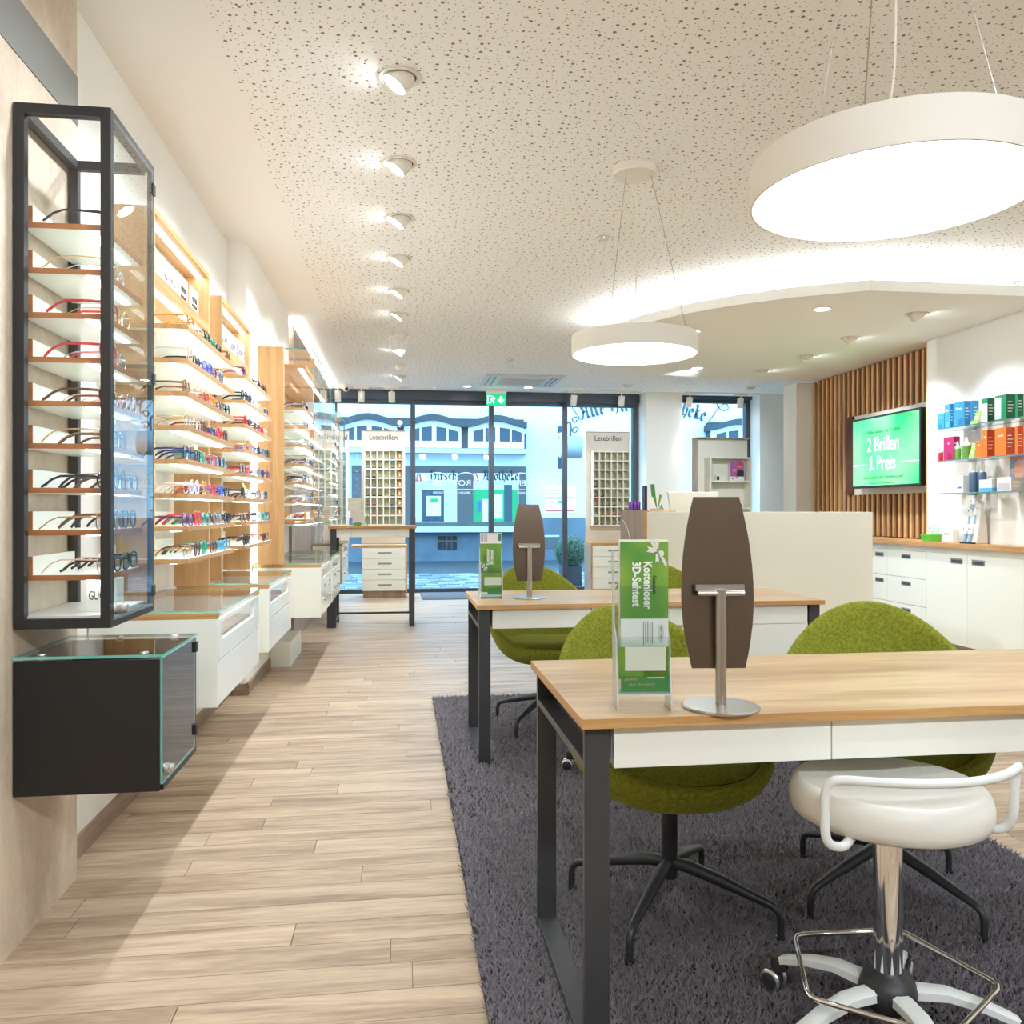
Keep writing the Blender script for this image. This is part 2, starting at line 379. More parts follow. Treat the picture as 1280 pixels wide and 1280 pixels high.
for i in range(len(L_) - 1):
    def off(p): 
        d = Vector((cx - p[0], cy - p[1])); d.normalize(); return (p[0] + d.x * .10, p[1] + d.y * .10), (p[0] + d.x * .135, p[1] + d.y * .135)
    a, b_ = off(L_[i]); c_, d_ = off(L_[i + 1])
    mb.prism([a, c_, d_, b_], 2.787, 2.797)
mb.build('cove_strip', M_cove, sail)

# floor planks
PW = .125
def plank(x0, x1, y0):
    g = .0011
    return Box(x0 + g, x1 - g, y0 + g, y0 + PW - g, -.006, 0)
rowk = 0; far = MB(); rnd = random.Random(3); near_n = 0
y = 1.5
while y < 12.27:
    x = -1.3 + rnd.uniform(-1.1, 0)
    xmax = 7.0 if y > 9.2 else 4.67
    lim = (y * .62 + .2) if y < 7.7 else xmax
    while x < xmax:
        l = 1.18; a, b_ = max(x, -1.11), min(x + l, xmax)
        if b_ - a > .02:
            if y < 6.8 and a < y * .85 and near_n < 296:
                p = plank(a, b_, y).build('floor_plank', M_floor, floor); near_n += 1
            else:
                far.box(a + .0011, b_ - .0011, y + .0011, y + PW - .0011, -.006, 0)
        x += l
    y += PW
for k in range(20):
    far.box(-1.04, 4.67, 1.5 - .28 * (k + 1) + .001, 1.5 - .28 * k - .001, -.006, 0)
far.build('floor_planks', M_floor, floor, kind='stuff')

# ------------------------------------------------------------------ spectacles
def frame_colour(n, rgb, rough=.25, metal=0): return mat('frame_' + n, rgb, rough, metal)
COL = {'black': frame_colour('black', (30, 30, 34)), 'navy': frame_colour('navy', (36, 50, 92)), 'tortoise': mat('frame_tortoise', (128, 76, 36), .25, var=.6, vscale=90),
       'brown': frame_colour('brown', (96, 60, 42)), 'gold': frame_colour('gold', (205, 170, 118), .25, .8), 'rose': frame_colour('rose', (226, 178, 160), .3, .2),
       'red': frame_colour('red', (196, 44, 52)), 'green': frame_colour('green', (42, 138, 112)), 'teal': frame_colour('teal', (58, 150, 186)),
       'grey': frame_colour('grey', (120, 126, 134)), 'blue': frame_colour('blue', (62, 84, 190)), 'orange': mat('frame_orange', (222, 134, 42), .25, var=.5, vscale=80),
       'clear': frame_colour('clear', (214, 206, 200), .15), 'silver': frame_colour('silver', (190, 192, 196), .2, .9), 'plum': frame_colour('plum', (110, 52, 92)), 'white': frame_colour('white', (240, 238, 234))}
SHAPES = {'round': (.023, .0225, 2.0), 'square': (.026, .0195, 3.6), 'oval': (.026, .018, 2.3)}
GM = {}
def gmesh(shape, colour, thick):
    k = (shape, colour, thick)
    if k in GM: return GM[k]
    a, b, p = SHAPES[shape]; r = .0026 if thick else .0013
    fr = MB(); le = MB()
    for s in (-1, 1):
        cy_ = s * .034; pts = []
        for i in range(14):
            t = 2 * PI * i / 14; c_, s_ = math.cos(t), math.sin(t); q = (abs(c_) ** p + abs(s_) ** p) ** (-1 / p)
            pts.append((0, cy_ + a * q * c_, b + .001 + b * q * s_))
        fr.tube(pts, r, 5, closed=True); le.poly([(0, y_, z_) for _, y_, z_ in pts])
        fr.tube([(0, cy_ + s * a, b * 1.5), (-.004, cy_ + s * (a + .008), b * 1.5)], r * 1.2, 5)
    fr.tube([(0, -.034 + a - .001, b * 1.35), (.002, 0, b * 1.55), (0, .034 - a + .001, b * 1.35)], r, 5)
    tm = []
    for s in (-1, 1):
        t = MB(); yy = s * (.034 + a + .007); h = b * 1.5
        t.tube([(-.003, yy, h), (-.05, yy, h + .001), (-.09, yy * .98, h), (-.112, yy * .97, h - .008), (-.128, yy * .96, h - .02), (-.138, yy * .95, .0025)], [r * 1.5, r * 1.2, r * 1.1, r * 1.2, r * 1.4, r * 1.3], 5, flat=.6)
        tm.append(t.mesh('temple', COL[colour], 60))
    tg = MB().box(-.001, .001, -.006, .006, .004, .024)
    GM[k] = (fr.mesh('spectacle_frame', COL[colour], 60), le.mesh('lenses', M_lens), tm, tg.mesh('price_tag', M_printw))
    return GM[k]
ORD = ['first', 'second', 'third', 'fourth', 'fifth', 'sixth', 'seventh', 'eighth', 'ninth', 'tenth', 'eleventh', 'twelfth']
def glasses(p, rot, label, group, shape, colour, thick=True, tagged=False):
    r = thing('spectacles', label, 'glasses', (0, 0, 0), group)
    fm, lm, tm, tg = gmesh(shape, colour, thick)
    for n, me in (('frame_front', fm), ('lenses', lm), ('temple', tm[0]), ('temple', tm[1])) + ((('price_tag', tg),) if tagged else ()):
        o = bpy.data.objects.new(n, me); col.objects.link(o); o.parent = r
    r.location = p; r.rotation_euler = (0, 0, rot); r.scale = (1.08, 1.02, 1.22)
    return r
g_rnd = random.Random(11)
def shelf_row(ncols, y0, y1, x, z, where, group, palette, tagp=.35):
    n = ncols
    for i in range(n):
        yy = y0 + (y1 - y0) * (i + .5) / n + g_rnd.uniform(-.012, .012)
        c = palette[i % len(palette)]; sh = g_rnd.choice(('round', 'square', 'oval', 'square'))
        thick = c not in ('gold', 'silver', 'rose')
        glasses((x + g_rnd.uniform(-.008, .008), yy, z + .0005), g_rnd.uniform(-.09, .09),
                '%s spectacles, %s from the near end, %s' % (c, ORD[i], where), group, sh, c, thick, g_rnd.random() < tagp)

# ------------------------------------------------------------------ hanging glass display cabinet on the concrete wall
CX0, CX1, CY0, CY1, CZ0, CZ1 = -1.041, -.79, 2.44, 2.85, .876, 2.31
cab = thing('display_cabinet', 'tall black-framed glass display cabinet hung on the concrete wall', 'cabinet', (-.92, 2.64, CZ0))
q = .027
for x0 in (CX0, CX1 - q):
    for y0 in (CY0, CY1 - q):
        Box(x0 + (.014 if x0 > -.9 and y0 > 2.6 else 0), x0 + q, y0, y0 + q, CZ0, CZ1).build('post', M_black, cab)
for z0 in (CZ0, CZ1 - q):
    for y0 in (CY0, CY1 - q): Box(CX0 + q, CX1 - q, y0, y0 + q, z0, z0 + q).build('rail', M_black, cab)
    for x0 in (CX0, CX1 - q): Box(x0, x0 + q, CY0 + q, CY1 - q, z0, z0 + q).build('rail', M_black, cab)
GE = [1, 1, 1, 1, 1, 1]
Box(CX0 + q, CX1 - q, CY0 + .010, CY0 + .016, CZ0 + q, CZ1 - q).build('front_pane', M_glass, cab)
Box(CX1 - .004, CX1 + .003, CY0 + .012, CY1 - .02, CZ0 + q - .008, CZ1 - q + .008).build('glass_door', M_door, cab)
Box(CX0 + q, CX1 - q, CY1 - .012, CY1 - .007, CZ0 + q, CZ1 - q).build('rear_pane', M_glass, cab)
Box(CX0 + .002, CX1 - q, CY0 + .02, CY1 - .015, CZ0 + q, CZ0 + q + .006).build('floor_panel', M_alufr, cab)
for z in (2.215, 1.605, .925):
    Box(CX1 - .012, CX1 + .006, CY1 - .028, CY1 - .002, z, z + .035).build('hinge', M_black, cab)
MB().lathe([(.0, -.001), (.016, 0), (.016, .012), (.013, .014), (.013, .026), (.009, .028), (0, .028)], 20, (CX1 + .003, CY0 + .05, .925), axis='x').build('lock', M_alu, cab, smooth=True)
SZ = [1.995, 1.870, 1.747, 1.624, 1.503, 1.385, 1.262, 1.145, 1.020]
SX0, SX1, SY0, SY1 = -1.03, -.818, 2.472, 2.825
for z in SZ:
    sh = Box(SX0, SX1 - .004, SY0 + .004, SY1, z - .014, z).build('shelf', M_lacq, cab)
    mb = MB(); mb.box(SX0, SX1, SY0, SY0 + .004, z - .014, z + .0008); mb.box(SX1 - .004, SX1, SY0 + .004, SY1, z - .014, z + .0008)
    mb.build('edge_band', M_edgebrown, sh)
    Box(SX1 - .055, SX1 - .032, SY0 + .02, SY1 - .02, z - .0165, z - .014).build('led_strip', M_led, sh)
    bk = Box(-1.024, -1.012, SY0 + .02, SY1 - .03, z, z + .052).build('display_rail', M_lacq, cab)
    Box(-1.024, -1.012, SY0 + .016, SY0 + .02, z, z + .052).build('end_cap', M_edgebrown, bk)
pal = [['black'], ['gold', 'silver'], ['red', 'gold'], ['red', 'silver'], ['brown', 'rose', 'rose'], ['gold', 'brown'], ['black', 'black', 'brown'], ['gold', 'brown', 'black'], ['rose', 'black', 'black']]
ncol = [1, 2, 2, 2, 3, 2, 3, 3, 3]
for k, z in enumerate(SZ):
    shelf_row(ncol[k], SY0 + .01, SY0 + .01 + .115 * ncol[k], SX1 - .012 - .006 * (k % 2), z, '%s shelf of the black glass cabinet' % ORD[k], 'spectacles in the black glass cabinet', pal[k], .2)
sg = thing('brand_stand', 'small white block with capital lettering on the floor of the glass cabinet', 'sign', (-.86, 2.55, CZ0 + q + .006))
Box(-.892, -.805, 2.545, 2.60, CZ0 + q + .006, 1.005).build('block', M_lacq, sg, bevel=.002)
text('lettering', 'GUCCI', .036, M_ink, (-.853, 2.5445, .955), FRONT, sg, xs=.56)

# black low box with glass top
bx = thing('black_showcase', 'black wall-hung showcase box with a green-edged glass top', 'cabinet', (-.85, 2.64, .42))
Box(-1.042, -.662, 2.44, 2.456, .42, .787).build('front_panel', M_blackbox, bx, bevel=.001)
Box(-1.042, -.655, 2.456, 2.838, .42, .436).build('bottom_panel', M_blackbox, bx)
Box(-1.042, -1.03, 2.456, 2.838, .436, .787).build('back_panel', M_taupe, bx)
Box(-1.03, -.662, 2.826, 2.838, .436, .787).build('rear_panel', M_blackbox, bx)
EDGE = [0, 0, 1, 1, 1, 1]
MB().box(-1.043, -.652, 2.437, 2.84, .793, .801, mm=EDGE).build('glass_top', [M_glass, M_gedge], bx)
MB().box(-.661, -.655, 2.446, 2.822, .438, .788, mm=[1, 1, 1, 1, 0, 0]).build('glass_door', [M_door, M_gedge], bx)
for x, y in ((-.98, 2.47), (-.71, 2.47), (-.71, 2.79), (-.88, 2.8)):
    MB().lathe([(0, .788), (.012, .788), (.012, .793)], 16, (x, y, 0)).build('spacer', M_alu, bx)
    MB().lathe([(.012, .801), (.011, .804), (0, .8045)], 16, (x, y, 0)).build('cap', M_alu, bx)
for z in (.745, .48): Box(-.664, -.648, 2.805, 2.83, z, z + .032).build('hinge', M_black, bx)
Box(-.662, -.656, 2.822, 2.838, .436, .788).build('door_post', M_black, bx)
MB().lathe([(0, -.001), (.015, 0), (.015, .011), (.012, .013), (.012, .024), (.008, .026), (0, .026)], 20, (-.655, 2.475, .475), axis='x').build('lock', M_alu, bx, smooth=True)

# ------------------------------------------------------------------ oak wall display units with lit shelves
SHZ = [1.90, 1.772, 1.647, 1.519, 1.392, 1.264, 1.139, 1.016]
def wall_unit(label, xb, xf, y0, y1, ztop, shx, sy0, sy1):
    u = thing('wall_display', label, 'display shelf', (xb, (y0 + y1) / 2, .83))
    t = .022
    Box(xb, xb + .012, y0 + t, y1 - t, .83, ztop - t).build('back_board', M_pale, u)
    Box(xb, xf, y0, y0 + t, .83, ztop).build('side_panel', M_oakV, u)
    Box(xb, xf, y1 - t, y1, .83, ztop).build('side_panel', M_oakV, u)
    Box(xb, xf, y0 + t, y1 - t, ztop - t, ztop).build('top_panel', M_oakY, u)
    Box(xb + .012, xb + .06, y0 + t, y1 - t, ztop - .245, ztop - t).build('light_panel', M_lacq, u)
    md = Box(xb + .012, xf, y0 + t, y1 - t, ztop - .285, ztop - .245).build('middle_panel', M_oakY, u)
    tp_ = u.children[-2]
    Box(xf - .055, xf - .03, y0 + t + .004, y1 - t - .004, ztop - t - .004, ztop - t).build('led_strip', M_led, u)
    Box(xf - .055, xf - .03, y0 + t + .004, y1 - t - .004, ztop - .289, ztop - .285).build('led_strip', M_led, u)
    for z in SHZ:
        s = Box(xb + .012, shx - .004, sy0 + .004, sy1 - .004, z - .017, z).build('shelf', M_lacq, u)
        mb = MB(); mb.box(xb + .012, shx, sy0, sy0 + .004, z - .017, z + .0008); mb.box(xb + .012, shx, sy1 - .004, sy1, z - .017, z + .0008); mb.box(shx - .004, shx, sy0 + .004, sy1 - .004, z - .017, z + .0008)
        mb.build('edge_band', M_oakY, s)
        Box(shx - .075, shx - .05, sy0 + .04, sy1 - .04, z - .020, z - .017).build('led_strip', M_led, s)
        Box(xb + .03, xb + .04, sy0 + .02, sy1 - .02, z, z + .055).build('back_rail', M_lacq, s)
    return u
wall_unit('oak-framed lit shelf unit nearest the concrete wall', -1.106, -.93, 3.35, 4.30, 2.36, -.79, 3.29, 4.19)
wall_unit('oak-framed lit shelf unit right of the nearest one, before the pilaster', -1.106, -.935, 4.60, 5.46, 2.335, -.79, 4.49, 5.38)
P1 = [['orange', 'rose', 'black', 'green', 'black', 'tortoise'], ['rose', 'black', 'blue', 'plum', 'grey', 'clear'], ['tortoise', 'rose', 'red', 'orange', 'tortoise', 'black'],
      ['gold', 'rose', 'brown', 'navy', 'red', 'brown'], ['navy', 'navy', 'green', 'red', 'black', 'grey'], ['rose', 'clear', 'gold', 'red', 'blue', 'black'],
      ['plum', 'red', 'green', 'brown', 'grey', 'black'], ['gold', 'brown', 'green', 'brown', 'teal', 'teal']]
P2 = [['plum', 'rose', 'black', 'navy', 'black', 'black'], ['black', 'navy', 'grey', 'rose', 'gold', 'navy'], ['red', 'black', 'brown', 'plum', 'red', 'rose'],
      ['gold', 'orange', 'blue', 'navy', 'grey', 'black'], ['brown', 'red', 'clear', 'grey', 'navy', 'plum'], ['black', 'clear', 'plum', 'brown', 'rose', 'navy'],
      ['brown', 'tortoise', 'navy', 'clear', 'green', 'black'], ['black', 'brown', 'gold', 'rose', 'brown', 'tortoise']]
for k, z in enumerate(SHZ):
    shelf_row(6, 3.30, 4.18, -.812, z, '%s shelf of the nearest oak unit' % ORD[k], 'spectacles on the nearest oak wall unit', P1[k])
    shelf_row(6, 4.50, 5.37, -.812, z, '%s shelf of the second oak unit' % ORD[k], 'spectacles on the second oak wall unit', P2[k])
def card(p, w, h, lines, label, m, shear=0, bold=0):
    c = tag(Box(p[0] - .004, p[0], p[1], p[1] + w, p[2], p[2] + h).build('brand_card', M_printw), label, 'sign', 'brand cards above the wall shelves')
    for dz, s, size, sh in lines: text('lettering', s, size, m, (p[0] + .0008, p[1] + w / 2, p[2] + h * dz), LEFTW, c, shear=sh, bold=bold)
card((-1.0, 3.52, 2.1165), .15, .15, [(.5, 'Marc', .05, .3)], 'leftmost white brand card above the nearest wall unit', M_inkg)
card((-.985, 3.68, 2.1165), .22, .145, [(.5, "Marc O'Polo", .036, .2)], 'white brand card with one grey-green line above the nearest wall unit', M_inkg)
card((-.975, 3.91, 2.1165), .145, .14, [(.62, 'etnia', .05, 0), (.35, 'BARCELONA', .018, 0)], 'white brand card with two dark lines, second from the right above the nearest unit', M_ink, bold=.001)
card((-.965, 4.065, 2.1165), .155, .13, [(.62, 'etnia', .05, 0), (.35, 'BARCELONA', .018, 0)], 'white brand card with two dark lines at the right end above the nearest unit', M_ink, bold=.001)
for k, (yy, w_) in enumerate(((4.66, .17), (4.84, .17), (5.02, .19), (5.22, .19))):
    card((-.985 + .008 * k, yy, 2.0915), w_, .135, [(.5, 'John L', .075, .35)], 'white card with cursive lettering, %s from the left above the second wall unit' % ORD[k], M_ink)
for i, (yy, z, l) in enumerate(((3.72, SHZ[4], 'green price card between spectacles on the nearest wall unit'), (4.82, SHZ[5] - .0, 'green price card between spectacles on the second wall unit'))):
    c = tag(MB().prism([(-.0, .0), (.002, .0), (-.03, .085), (-.032, .085)], -.028, .028, 'y').build('price_card', mat('card_green_%d' % i, (170, 205, 96), .6)), l, 'sign')
    c.location = (-.835, yy, z + .001)

# ------------------------------------------------------------------ wall-hung drawer cabinets
def drawer_cabinet(label, xb, xf, y0, y1, z0, ztop, pulls=False):
    d = thing('drawer_cabinet', label, 'cabinet', (xb, (y0 + y1) / 2, z0))
    t = .018; zt = ztop - .022
    Box(xb, xf, y0, y0 + t, z0, zt).build('side_panel', M_lacq, d, bevel=.0015)
    Box(xb, xf, y1 - t, y1, z0, zt).build('side_panel', M_lacq, d, bevel=.0015)
    Box(xb, xf - .02, y0 + t, y1 - t, z0, z0 + t).build('bottom_panel', M_lacq, d)
    Box(xb, xb + .015, y0 + t, y1 - t, z0 + t, zt).build('back_panel', M_lacq, d)
    Box(xb + .015, xf - .022, y0 + t, y1 - t, zt - .10, zt - .088).build('display_floor', M_taupeY, d)
    mb = MB(); mb.box(xb, xf, y0, y0 + .024, zt, ztop); mb.box(xb, xf, y1 - .024, y1, zt, ztop); mb.box(xb, xb + .03, y0 + .024, y1 - .024, zt, ztop)
    mb.build('oak_rim', M_oakE, d)
    MB().box(xb + .012, xf + .004, y0 + .006, y1 - .006, ztop, ztop + .008, mm=EDGE).build('glass_top', [M_glass, M_gedge], d)
    zm = z0 + .165; zg = zt - .085
    # lower drawer
    Box(xf - .018, xf, y0 + t + .003, y1 - t - .003, z0 + .004, zm).build('drawer_front', M_gloss, d, bevel=.0015)
    # upper drawer with glazed cut-out
    mb = MB(); a, b_ = y0 + t + .003, y1 - t - .003
    mb.box(xf - .018, xf, a, b_, zm + .004, zg); mb.box(xf - .018, xf, a, a + .05, zg, zt - .006); mb.box(xf - .018, xf, b_ - .12, b_, zg, zt - .006); mb.box(xf - .018, xf, a + .05, b_ - .12, zt - .02, zt - .006)
    up = mb.build('drawer_front', M_gloss, d)
    Box(xf - .012, xf - .007, a + .05, b_ - .12, zg, zt - .02).build('window_pane', M_glass, up)
    if pulls:
        for yy in (y0 + .25, y1 - .25):
            for z in (z0 + .10, zg - .05):
                MB().lathe([(0, -.001), (.011, 0), (.011, .014), (0, .016)], 12, (xf, yy, z), axis='x').build('knob', M_steel, d)
drawer_cabinet('white wall-hung drawer cabinet with oak rim, just behind the black showcase', -1.106, -.66, 3.18, 4.10, .48, .825)
drawer_cabinet('white wall-hung drawer cabinet with oak rim, middle of the left row', -1.106, -.66, 4.38, 5.27, .48, .825)
drawer_cabinet('white wall-hung drawer cabinet with a tall side under the oak board', -.985, -.535, 5.85, 6.76, .47, .832, True)
drawer_cabinet('white wall-hung drawer cabinet under the second glass vitrine', -.985, -.535, 6.80, 7.70, .47, .832, True)
drawer_cabinet('white drawer cabinet at the far end of the left wall', -.94, -.62, 9.3, 10.3, .40, .832, True)

# oak side board and glass vitrines
sb = tag(Box(-.945, -.775, 5.80, 5.828, .835, 2.30).build('oak_board', M_oakV), 'upright oak board beside the glass vitrines', 'panel')
Box(-.986, -.947, 5.803, 5.812, .85, 2.28).build('light_profile', M_led, sb)
def vitrine(label, x0, x1, xl, y0, y1, z0, z1, nearglass):
    v = thing('glass_vitrine', label, 'cabinet', ((x0 + x1) / 2, (y0 + y1) / 2, z0))
    Box(x0, x0 + .015, y0, y1, z0, z1 - .02).build('back_panel', M_oakV, v)
    mb = MB().box(nearglass, x1, y0, y0 + .007, z0, z1, mm=[1, 1, 0, 0, 1, 1]); mb.build('side_glass', [M_glass, M_gedge], v)
    MB().box(x0 + .015, x1, y1 - .007, y1, z0, z1, mm=[1, 1, 0, 0, 1, 1]).build('side_glass', [M_glass, M_gedge], v)
    ym = (y0 + y1) / 2
    for a, b_ in ((y0 + .01, ym - .003), (ym + .003, y1 - .01)):
        MB().box(x1 - .003, x1 + .004, a, b_, z0 + .005, z1 - .002, mm=[1, 1, 1, 1, 0, 0]).build('glass_door', [M_glass, M_gedge], v)
    MB().box(x0 + .015, x1, y0 + .008, y1 - .008, z0, z0 + .008, mm=EDGE).build('bottom_glass', [M_glass, M_gedge], v)
    MB().box(x0 + .015, x1, y0 + .008, y1 - .008, z1 - .008, z1, mm=EDGE).build('top_glass', [M_glass, M_gedge], v)
    for yy in (y0 + .02, y1 - .04): Box(x0 + .02, x0 + .04, yy, yy + .02, z0 - .25, z1 - .05).build('aluminium_upright', M_alufr, v)
    Box(x0 + .015, xl, y0 + .03, y1 - .03, z1 - .13, z1 - .105).build('light_board', M_oakY, v)
    Box(xl - .05, xl - .025, y0 + .05, y1 - .05, z1 - .134, z1 - .13).build('led_strip', M_led, v)
    for z in SHZ + [z0 + .03]:
        if z > z1 - .25 or z < z0: continue
        s = Box(x0 + .015, xl - .004, y0 + .03, y1 - .03, z - .016, z).build('shelf', M_lacq, v)
        mb = MB(); mb.box(x0 + .015, xl, y0 + .026, y0 + .03, z - .016, z + .0008); mb.box(xl - .004, xl, y0 + .03, y1 - .03, z - .016, z + .0008)
        mb.build('edge_band', M_oakY, s)
        Box(xl - .07, xl - .05, y0 + .06, y1 - .06, z - .019, z - .016).build('led_strip', M_led, s)
        Box(x0 + .04, xl - .08, y0 + .10, y0 + .112, z - .03, z - .016).build('bracket', M_alufr, s)
    for z in (z0 + .06, (z0 + z1) / 2, z1 - .12):
        Box(x1 - .02, x1 + .008, y0 + .004, y0 + .03, z, z + .05).build('hinge', M_oakY, v)
    return v
vitrine('tall wall-hung glass vitrine beside the oak board', -.975, -.585, -.64, 5.835, 6.77, 1.09, 2.30, -.772)
vitrine('tall wall-hung glass vitrine, second behind the oak board', -.975, -.585, -.64, 6.80, 7.72, 1.09, 2.30, -.96)
vitrine('narrow glass vitrine at the far end of the left wall', -.94, -.66, -.70, 9.35, 10.25, 1.09, 2.28, -.92)
PV = [['brown', 'black', 'silver', 'clear'], ['silver', 'grey', 'clear', 'rose'], ['clear', 'silver', 'grey', 'black'], ['brown', 'silver', 'navy', 'grey'], ['black', 'silver', 'white', 'clear'], ['clear', 'silver', 'grey', 'rose'], ['orange', 'white', 'clear', 'red'], ['black', 'silver', 'clear', 'white']]
for k, z in enumerate(SHZ):
    if z > 1.09:
        shelf_row(4, 5.90, 6.72, -.662, z, '%s shelf of the first glass vitrine' % ORD[k], 'spectacles in the first glass vitrine', PV[k], .6)
        shelf_row(3, 6.86, 7.68, -.662, z, '%s shelf of the second glass vitrine' % ORD[k], 'spectacles in the second glass vitrine', PV[k][::-1], .5)
        shelf_row(3, 9.42, 10.2, -.722, z, '%s shelf of the far narrow vitrine' % ORD[k], 'spectacles in the far vitrine', PV[(k + 3) % 8], .5)

# ------------------------------------------------------------------ tables
def desk(label, x0, x1, y0, y1, zt, split, backz=True):
    d = thing('consulting_table', label, 'table', ((x0 + x1) / 2, (y0 + y1) / 2, 0))
    tt = .022
    MB().box(x0, x1, y0, y1, zt - tt, zt, mm=[1, 0, 1, 1, 2, 2]).build('tabletop', [M_oakT, M_oakE, M_oakY], d, bevel=.001)
    for s in (0, 1):
        a = x0 + .012 if s == 0 else x1 - .012 - .055; b_ = a + .055
        f0, f1 = y0 + .03, y1 - .03; th = .016; zb = zt - tt
        Box(a, b_, f0, f0 + th, .014, zb).build('leg', M_anth, d, bevel=.0015)
        Box(a, b_, f1 - th, f1, .014, zb).build('leg', M_anth, d, bevel=.0015)
        Box(a, b_, f0 + th, f1 - th, .02, .036).build('floor_rail', M_anth, d, bevel=.0015)
        Box(a, b_, f0 + th, f1 - th, zt - .118, zt - .10).build('upper_rail', M_anth, d, bevel=.0015)
        xi = b_ - .01 if s == 0 else a
        Box(xi, xi + .01, f0 + th, f1 - th, zt - .10, zb).build('inner_plate', M_black, d)
    a, b_ = x0 + .075, x1 - .075
    mb = MB(); mb.box(a, b_, y0 + .06, y1 - .02, zt - .112, zt - .10); mb.box(a, a + .016, y0 + .05, y1 - .02, zt - .10, zt - tt); mb.box(b_ - .016, b_, y0 + .05, y1 - .02, zt - .10, zt - tt); mb.box(a, b_, y1 - .035, y1 - .02, zt - .10, zt - tt)
    mb.build('drawer_case', M_lacq, d)
    cuts = [a] + split + [b_]
    for i in range(len(cuts) - 1):
        Box(cuts[i] + .0015, cuts[i + 1] - .0015, y0 + .03, y0 + .048, zt - .115, zt - tt - .003).build('drawer_front', M_lacq, d, bevel=.001)
    return d
desk('oak-topped consulting table with black steel frame in the foreground', .378, 2.08, 1.725, 2.42, .762, [.95, 1.52])
d2 = desk('oak-topped consulting table with black steel frame, behind the front one', .352, 2.06, 3.868, 4.55, .762, [.90, 1.48])
Box(1.49, 1.975, 3.90, 4.50, .485, .645).build('deep_drawer', M_lacq, d2, bevel=.001)

# high standing table
hx0, hx1, hy0, hy1 = -.722, .17, 8.70, 9.22
ht = thing('standing_table', 'high oak-topped standing table with black legs and white apron', 'table', ((hx0 + hx1) / 2, 8.96, 0))
MB().box(hx0, hx1, hy0, hy1, 1.012, 1.04, mm=[1, 0, 1, 1, 2, 2]).build('tabletop', [M_oakT, M_oakE, M_oakY], ht, bevel=.002)
for s in (0, 1):
    a = hx0 + .02 if s == 0 else hx1 - .075; b_ = a + .055
    for y_ in (hy0 + .03, hy1 - .05): Box(a, b_, y_, y_ + .02, 0.0, 1.012).build('leg', M_anth, ht, bevel=.0015)
    Box(a, b_, hy0 + .05, hy1 - .05, .06, .078).build('floor_rail', M_anth, ht)
    if s == 0: MB().prism([(a - .0, .0), (a - .035, .0), (a - .035, .24), (a, .29)], hy0 + .03, hy0 + .05, 'y').build('foot_plate', M_anth, ht)
Box(hx0 + .075, hx1 - .075, hy1 - .05, hy1 - .03, .085, .105).build('stretcher', M_anth, ht)
for a, b_ in ((hx0 + .08, hx0 + .235), (hx0 + .238, hx1 - .235), (hx1 - .232, hx1 - .078)):
    Box(a, b_, hy0 + .03, hy1 - .08, .925, 1.011).build('apron_front', M_lacq, ht, bevel=.001)

# ------------------------------------------------------------------ table mirrors
def mirror(label, x, y, z, yaw):
    m = thing('table_mirror', label, 'mirror', (0, 0, 0))
    MB().lathe([(0, 0), (.084, 0), (.085, .003), (.082, .006), (.02, .008), (0, .008)], 48).build('base_plate', M_steel, m, smooth=True)
    MB().lathe([(0, .007), (.0125, .007), (.0125, .262), (0, .262)], 24).build('post', M_steel, m, smooth=True)
    bar = MB().tube([(-.052, -.002, .254), (.052, -.002, .254)], .007, 10); bar.build('cross_bar', M_steel, m, smooth=True)
    Box(-.055, .055, .004, .016, .258, .272).build('clamp_plate', M_steel, m)
    pts = []
    for i in range(13):
        t = i / 12; zz = t * .385; w = .052 + (.082 - .052) * (1 - ((zz - .165) / .22) ** 2) if zz > .165 else .060 + (.082 - .060) * (1 - ((.165 - zz) / .165) ** 2)
        pts.append((w, zz))
    outl = [(w, z_) for w, z_ in pts] + [(-w, z_) for w, z_ in pts[::-1]]
    b = MB().prism(outl, 0, .006, 'y', 0).build('mirror_plate', M_mplate, m)
    f = MB().prism([(x_ * .985, z_ * .992 + .0015) for x_, z_ in outl], .006, .0085, 'y', 0).build('mirror_glass', M_mirror, m)
    for o in (b, f):
        o.location = (0, .016, .084); o.rotation_euler = (math.radians(-3), 0, 0)
    m.location = (x, y, z); m.rotation_euler = (0, 0, yaw)
    return m
M_mirror = mat('silver_mirror', (235, 238, 238), .02, metal=1)
M_mplate = mat('bronze_back_plate', (122, 106, 92), .2, metal=.9, var=.12, vscale=9)
mirror('foreground table mirror with a large brown metal back on a steel stand', .707, 1.79, .762, -.10)
mirror('table mirror with brown metal back on the table behind', .642, 4.152, .762, -.02)

# ------------------------------------------------------------------ leaflet stands
M_leafg = None
def green_print():
    m, nt, b, N, L = nodes('green_print'); tc = N.new('ShaderNodeTexCoord'); n = N.new('ShaderNodeTexNoise'); n.inputs['Scale'].default_value = 9; n.inputs['Detail'].default_value = 1
    L.new(tc.outputs['Object'], n.inputs['Vector']); cr = N.new('ShaderNodeValToRGB'); cr.color_ramp.elements[0].position = .3; cr.color_ramp.elements[1].position = .72
    cr.color_ramp.elements[0].color = lin((66, 142, 60)) + (1,); cr.color_ramp.elements[1].color = lin((158, 182, 62)) + (1,)
    L.new(n.outputs['Fac'], cr.inputs[0]); L.new(cr.outputs[0], b.inputs['Base Color']); b.inputs['Roughness'].default_value = .35; return m
M_leafg = green_print(); M_leafd = mat('dark_green_print', (70, 140, 76), .4); M_gold = mat('pale_yellow_ink', (226, 214, 150), .5)
M_ribbon = mat('ribbon_print', (226, 220, 216), .5); M_sil = mat('ribbon_knot_print', (150, 142, 146), .5)  # second one is the grey of the printed ribbon knot
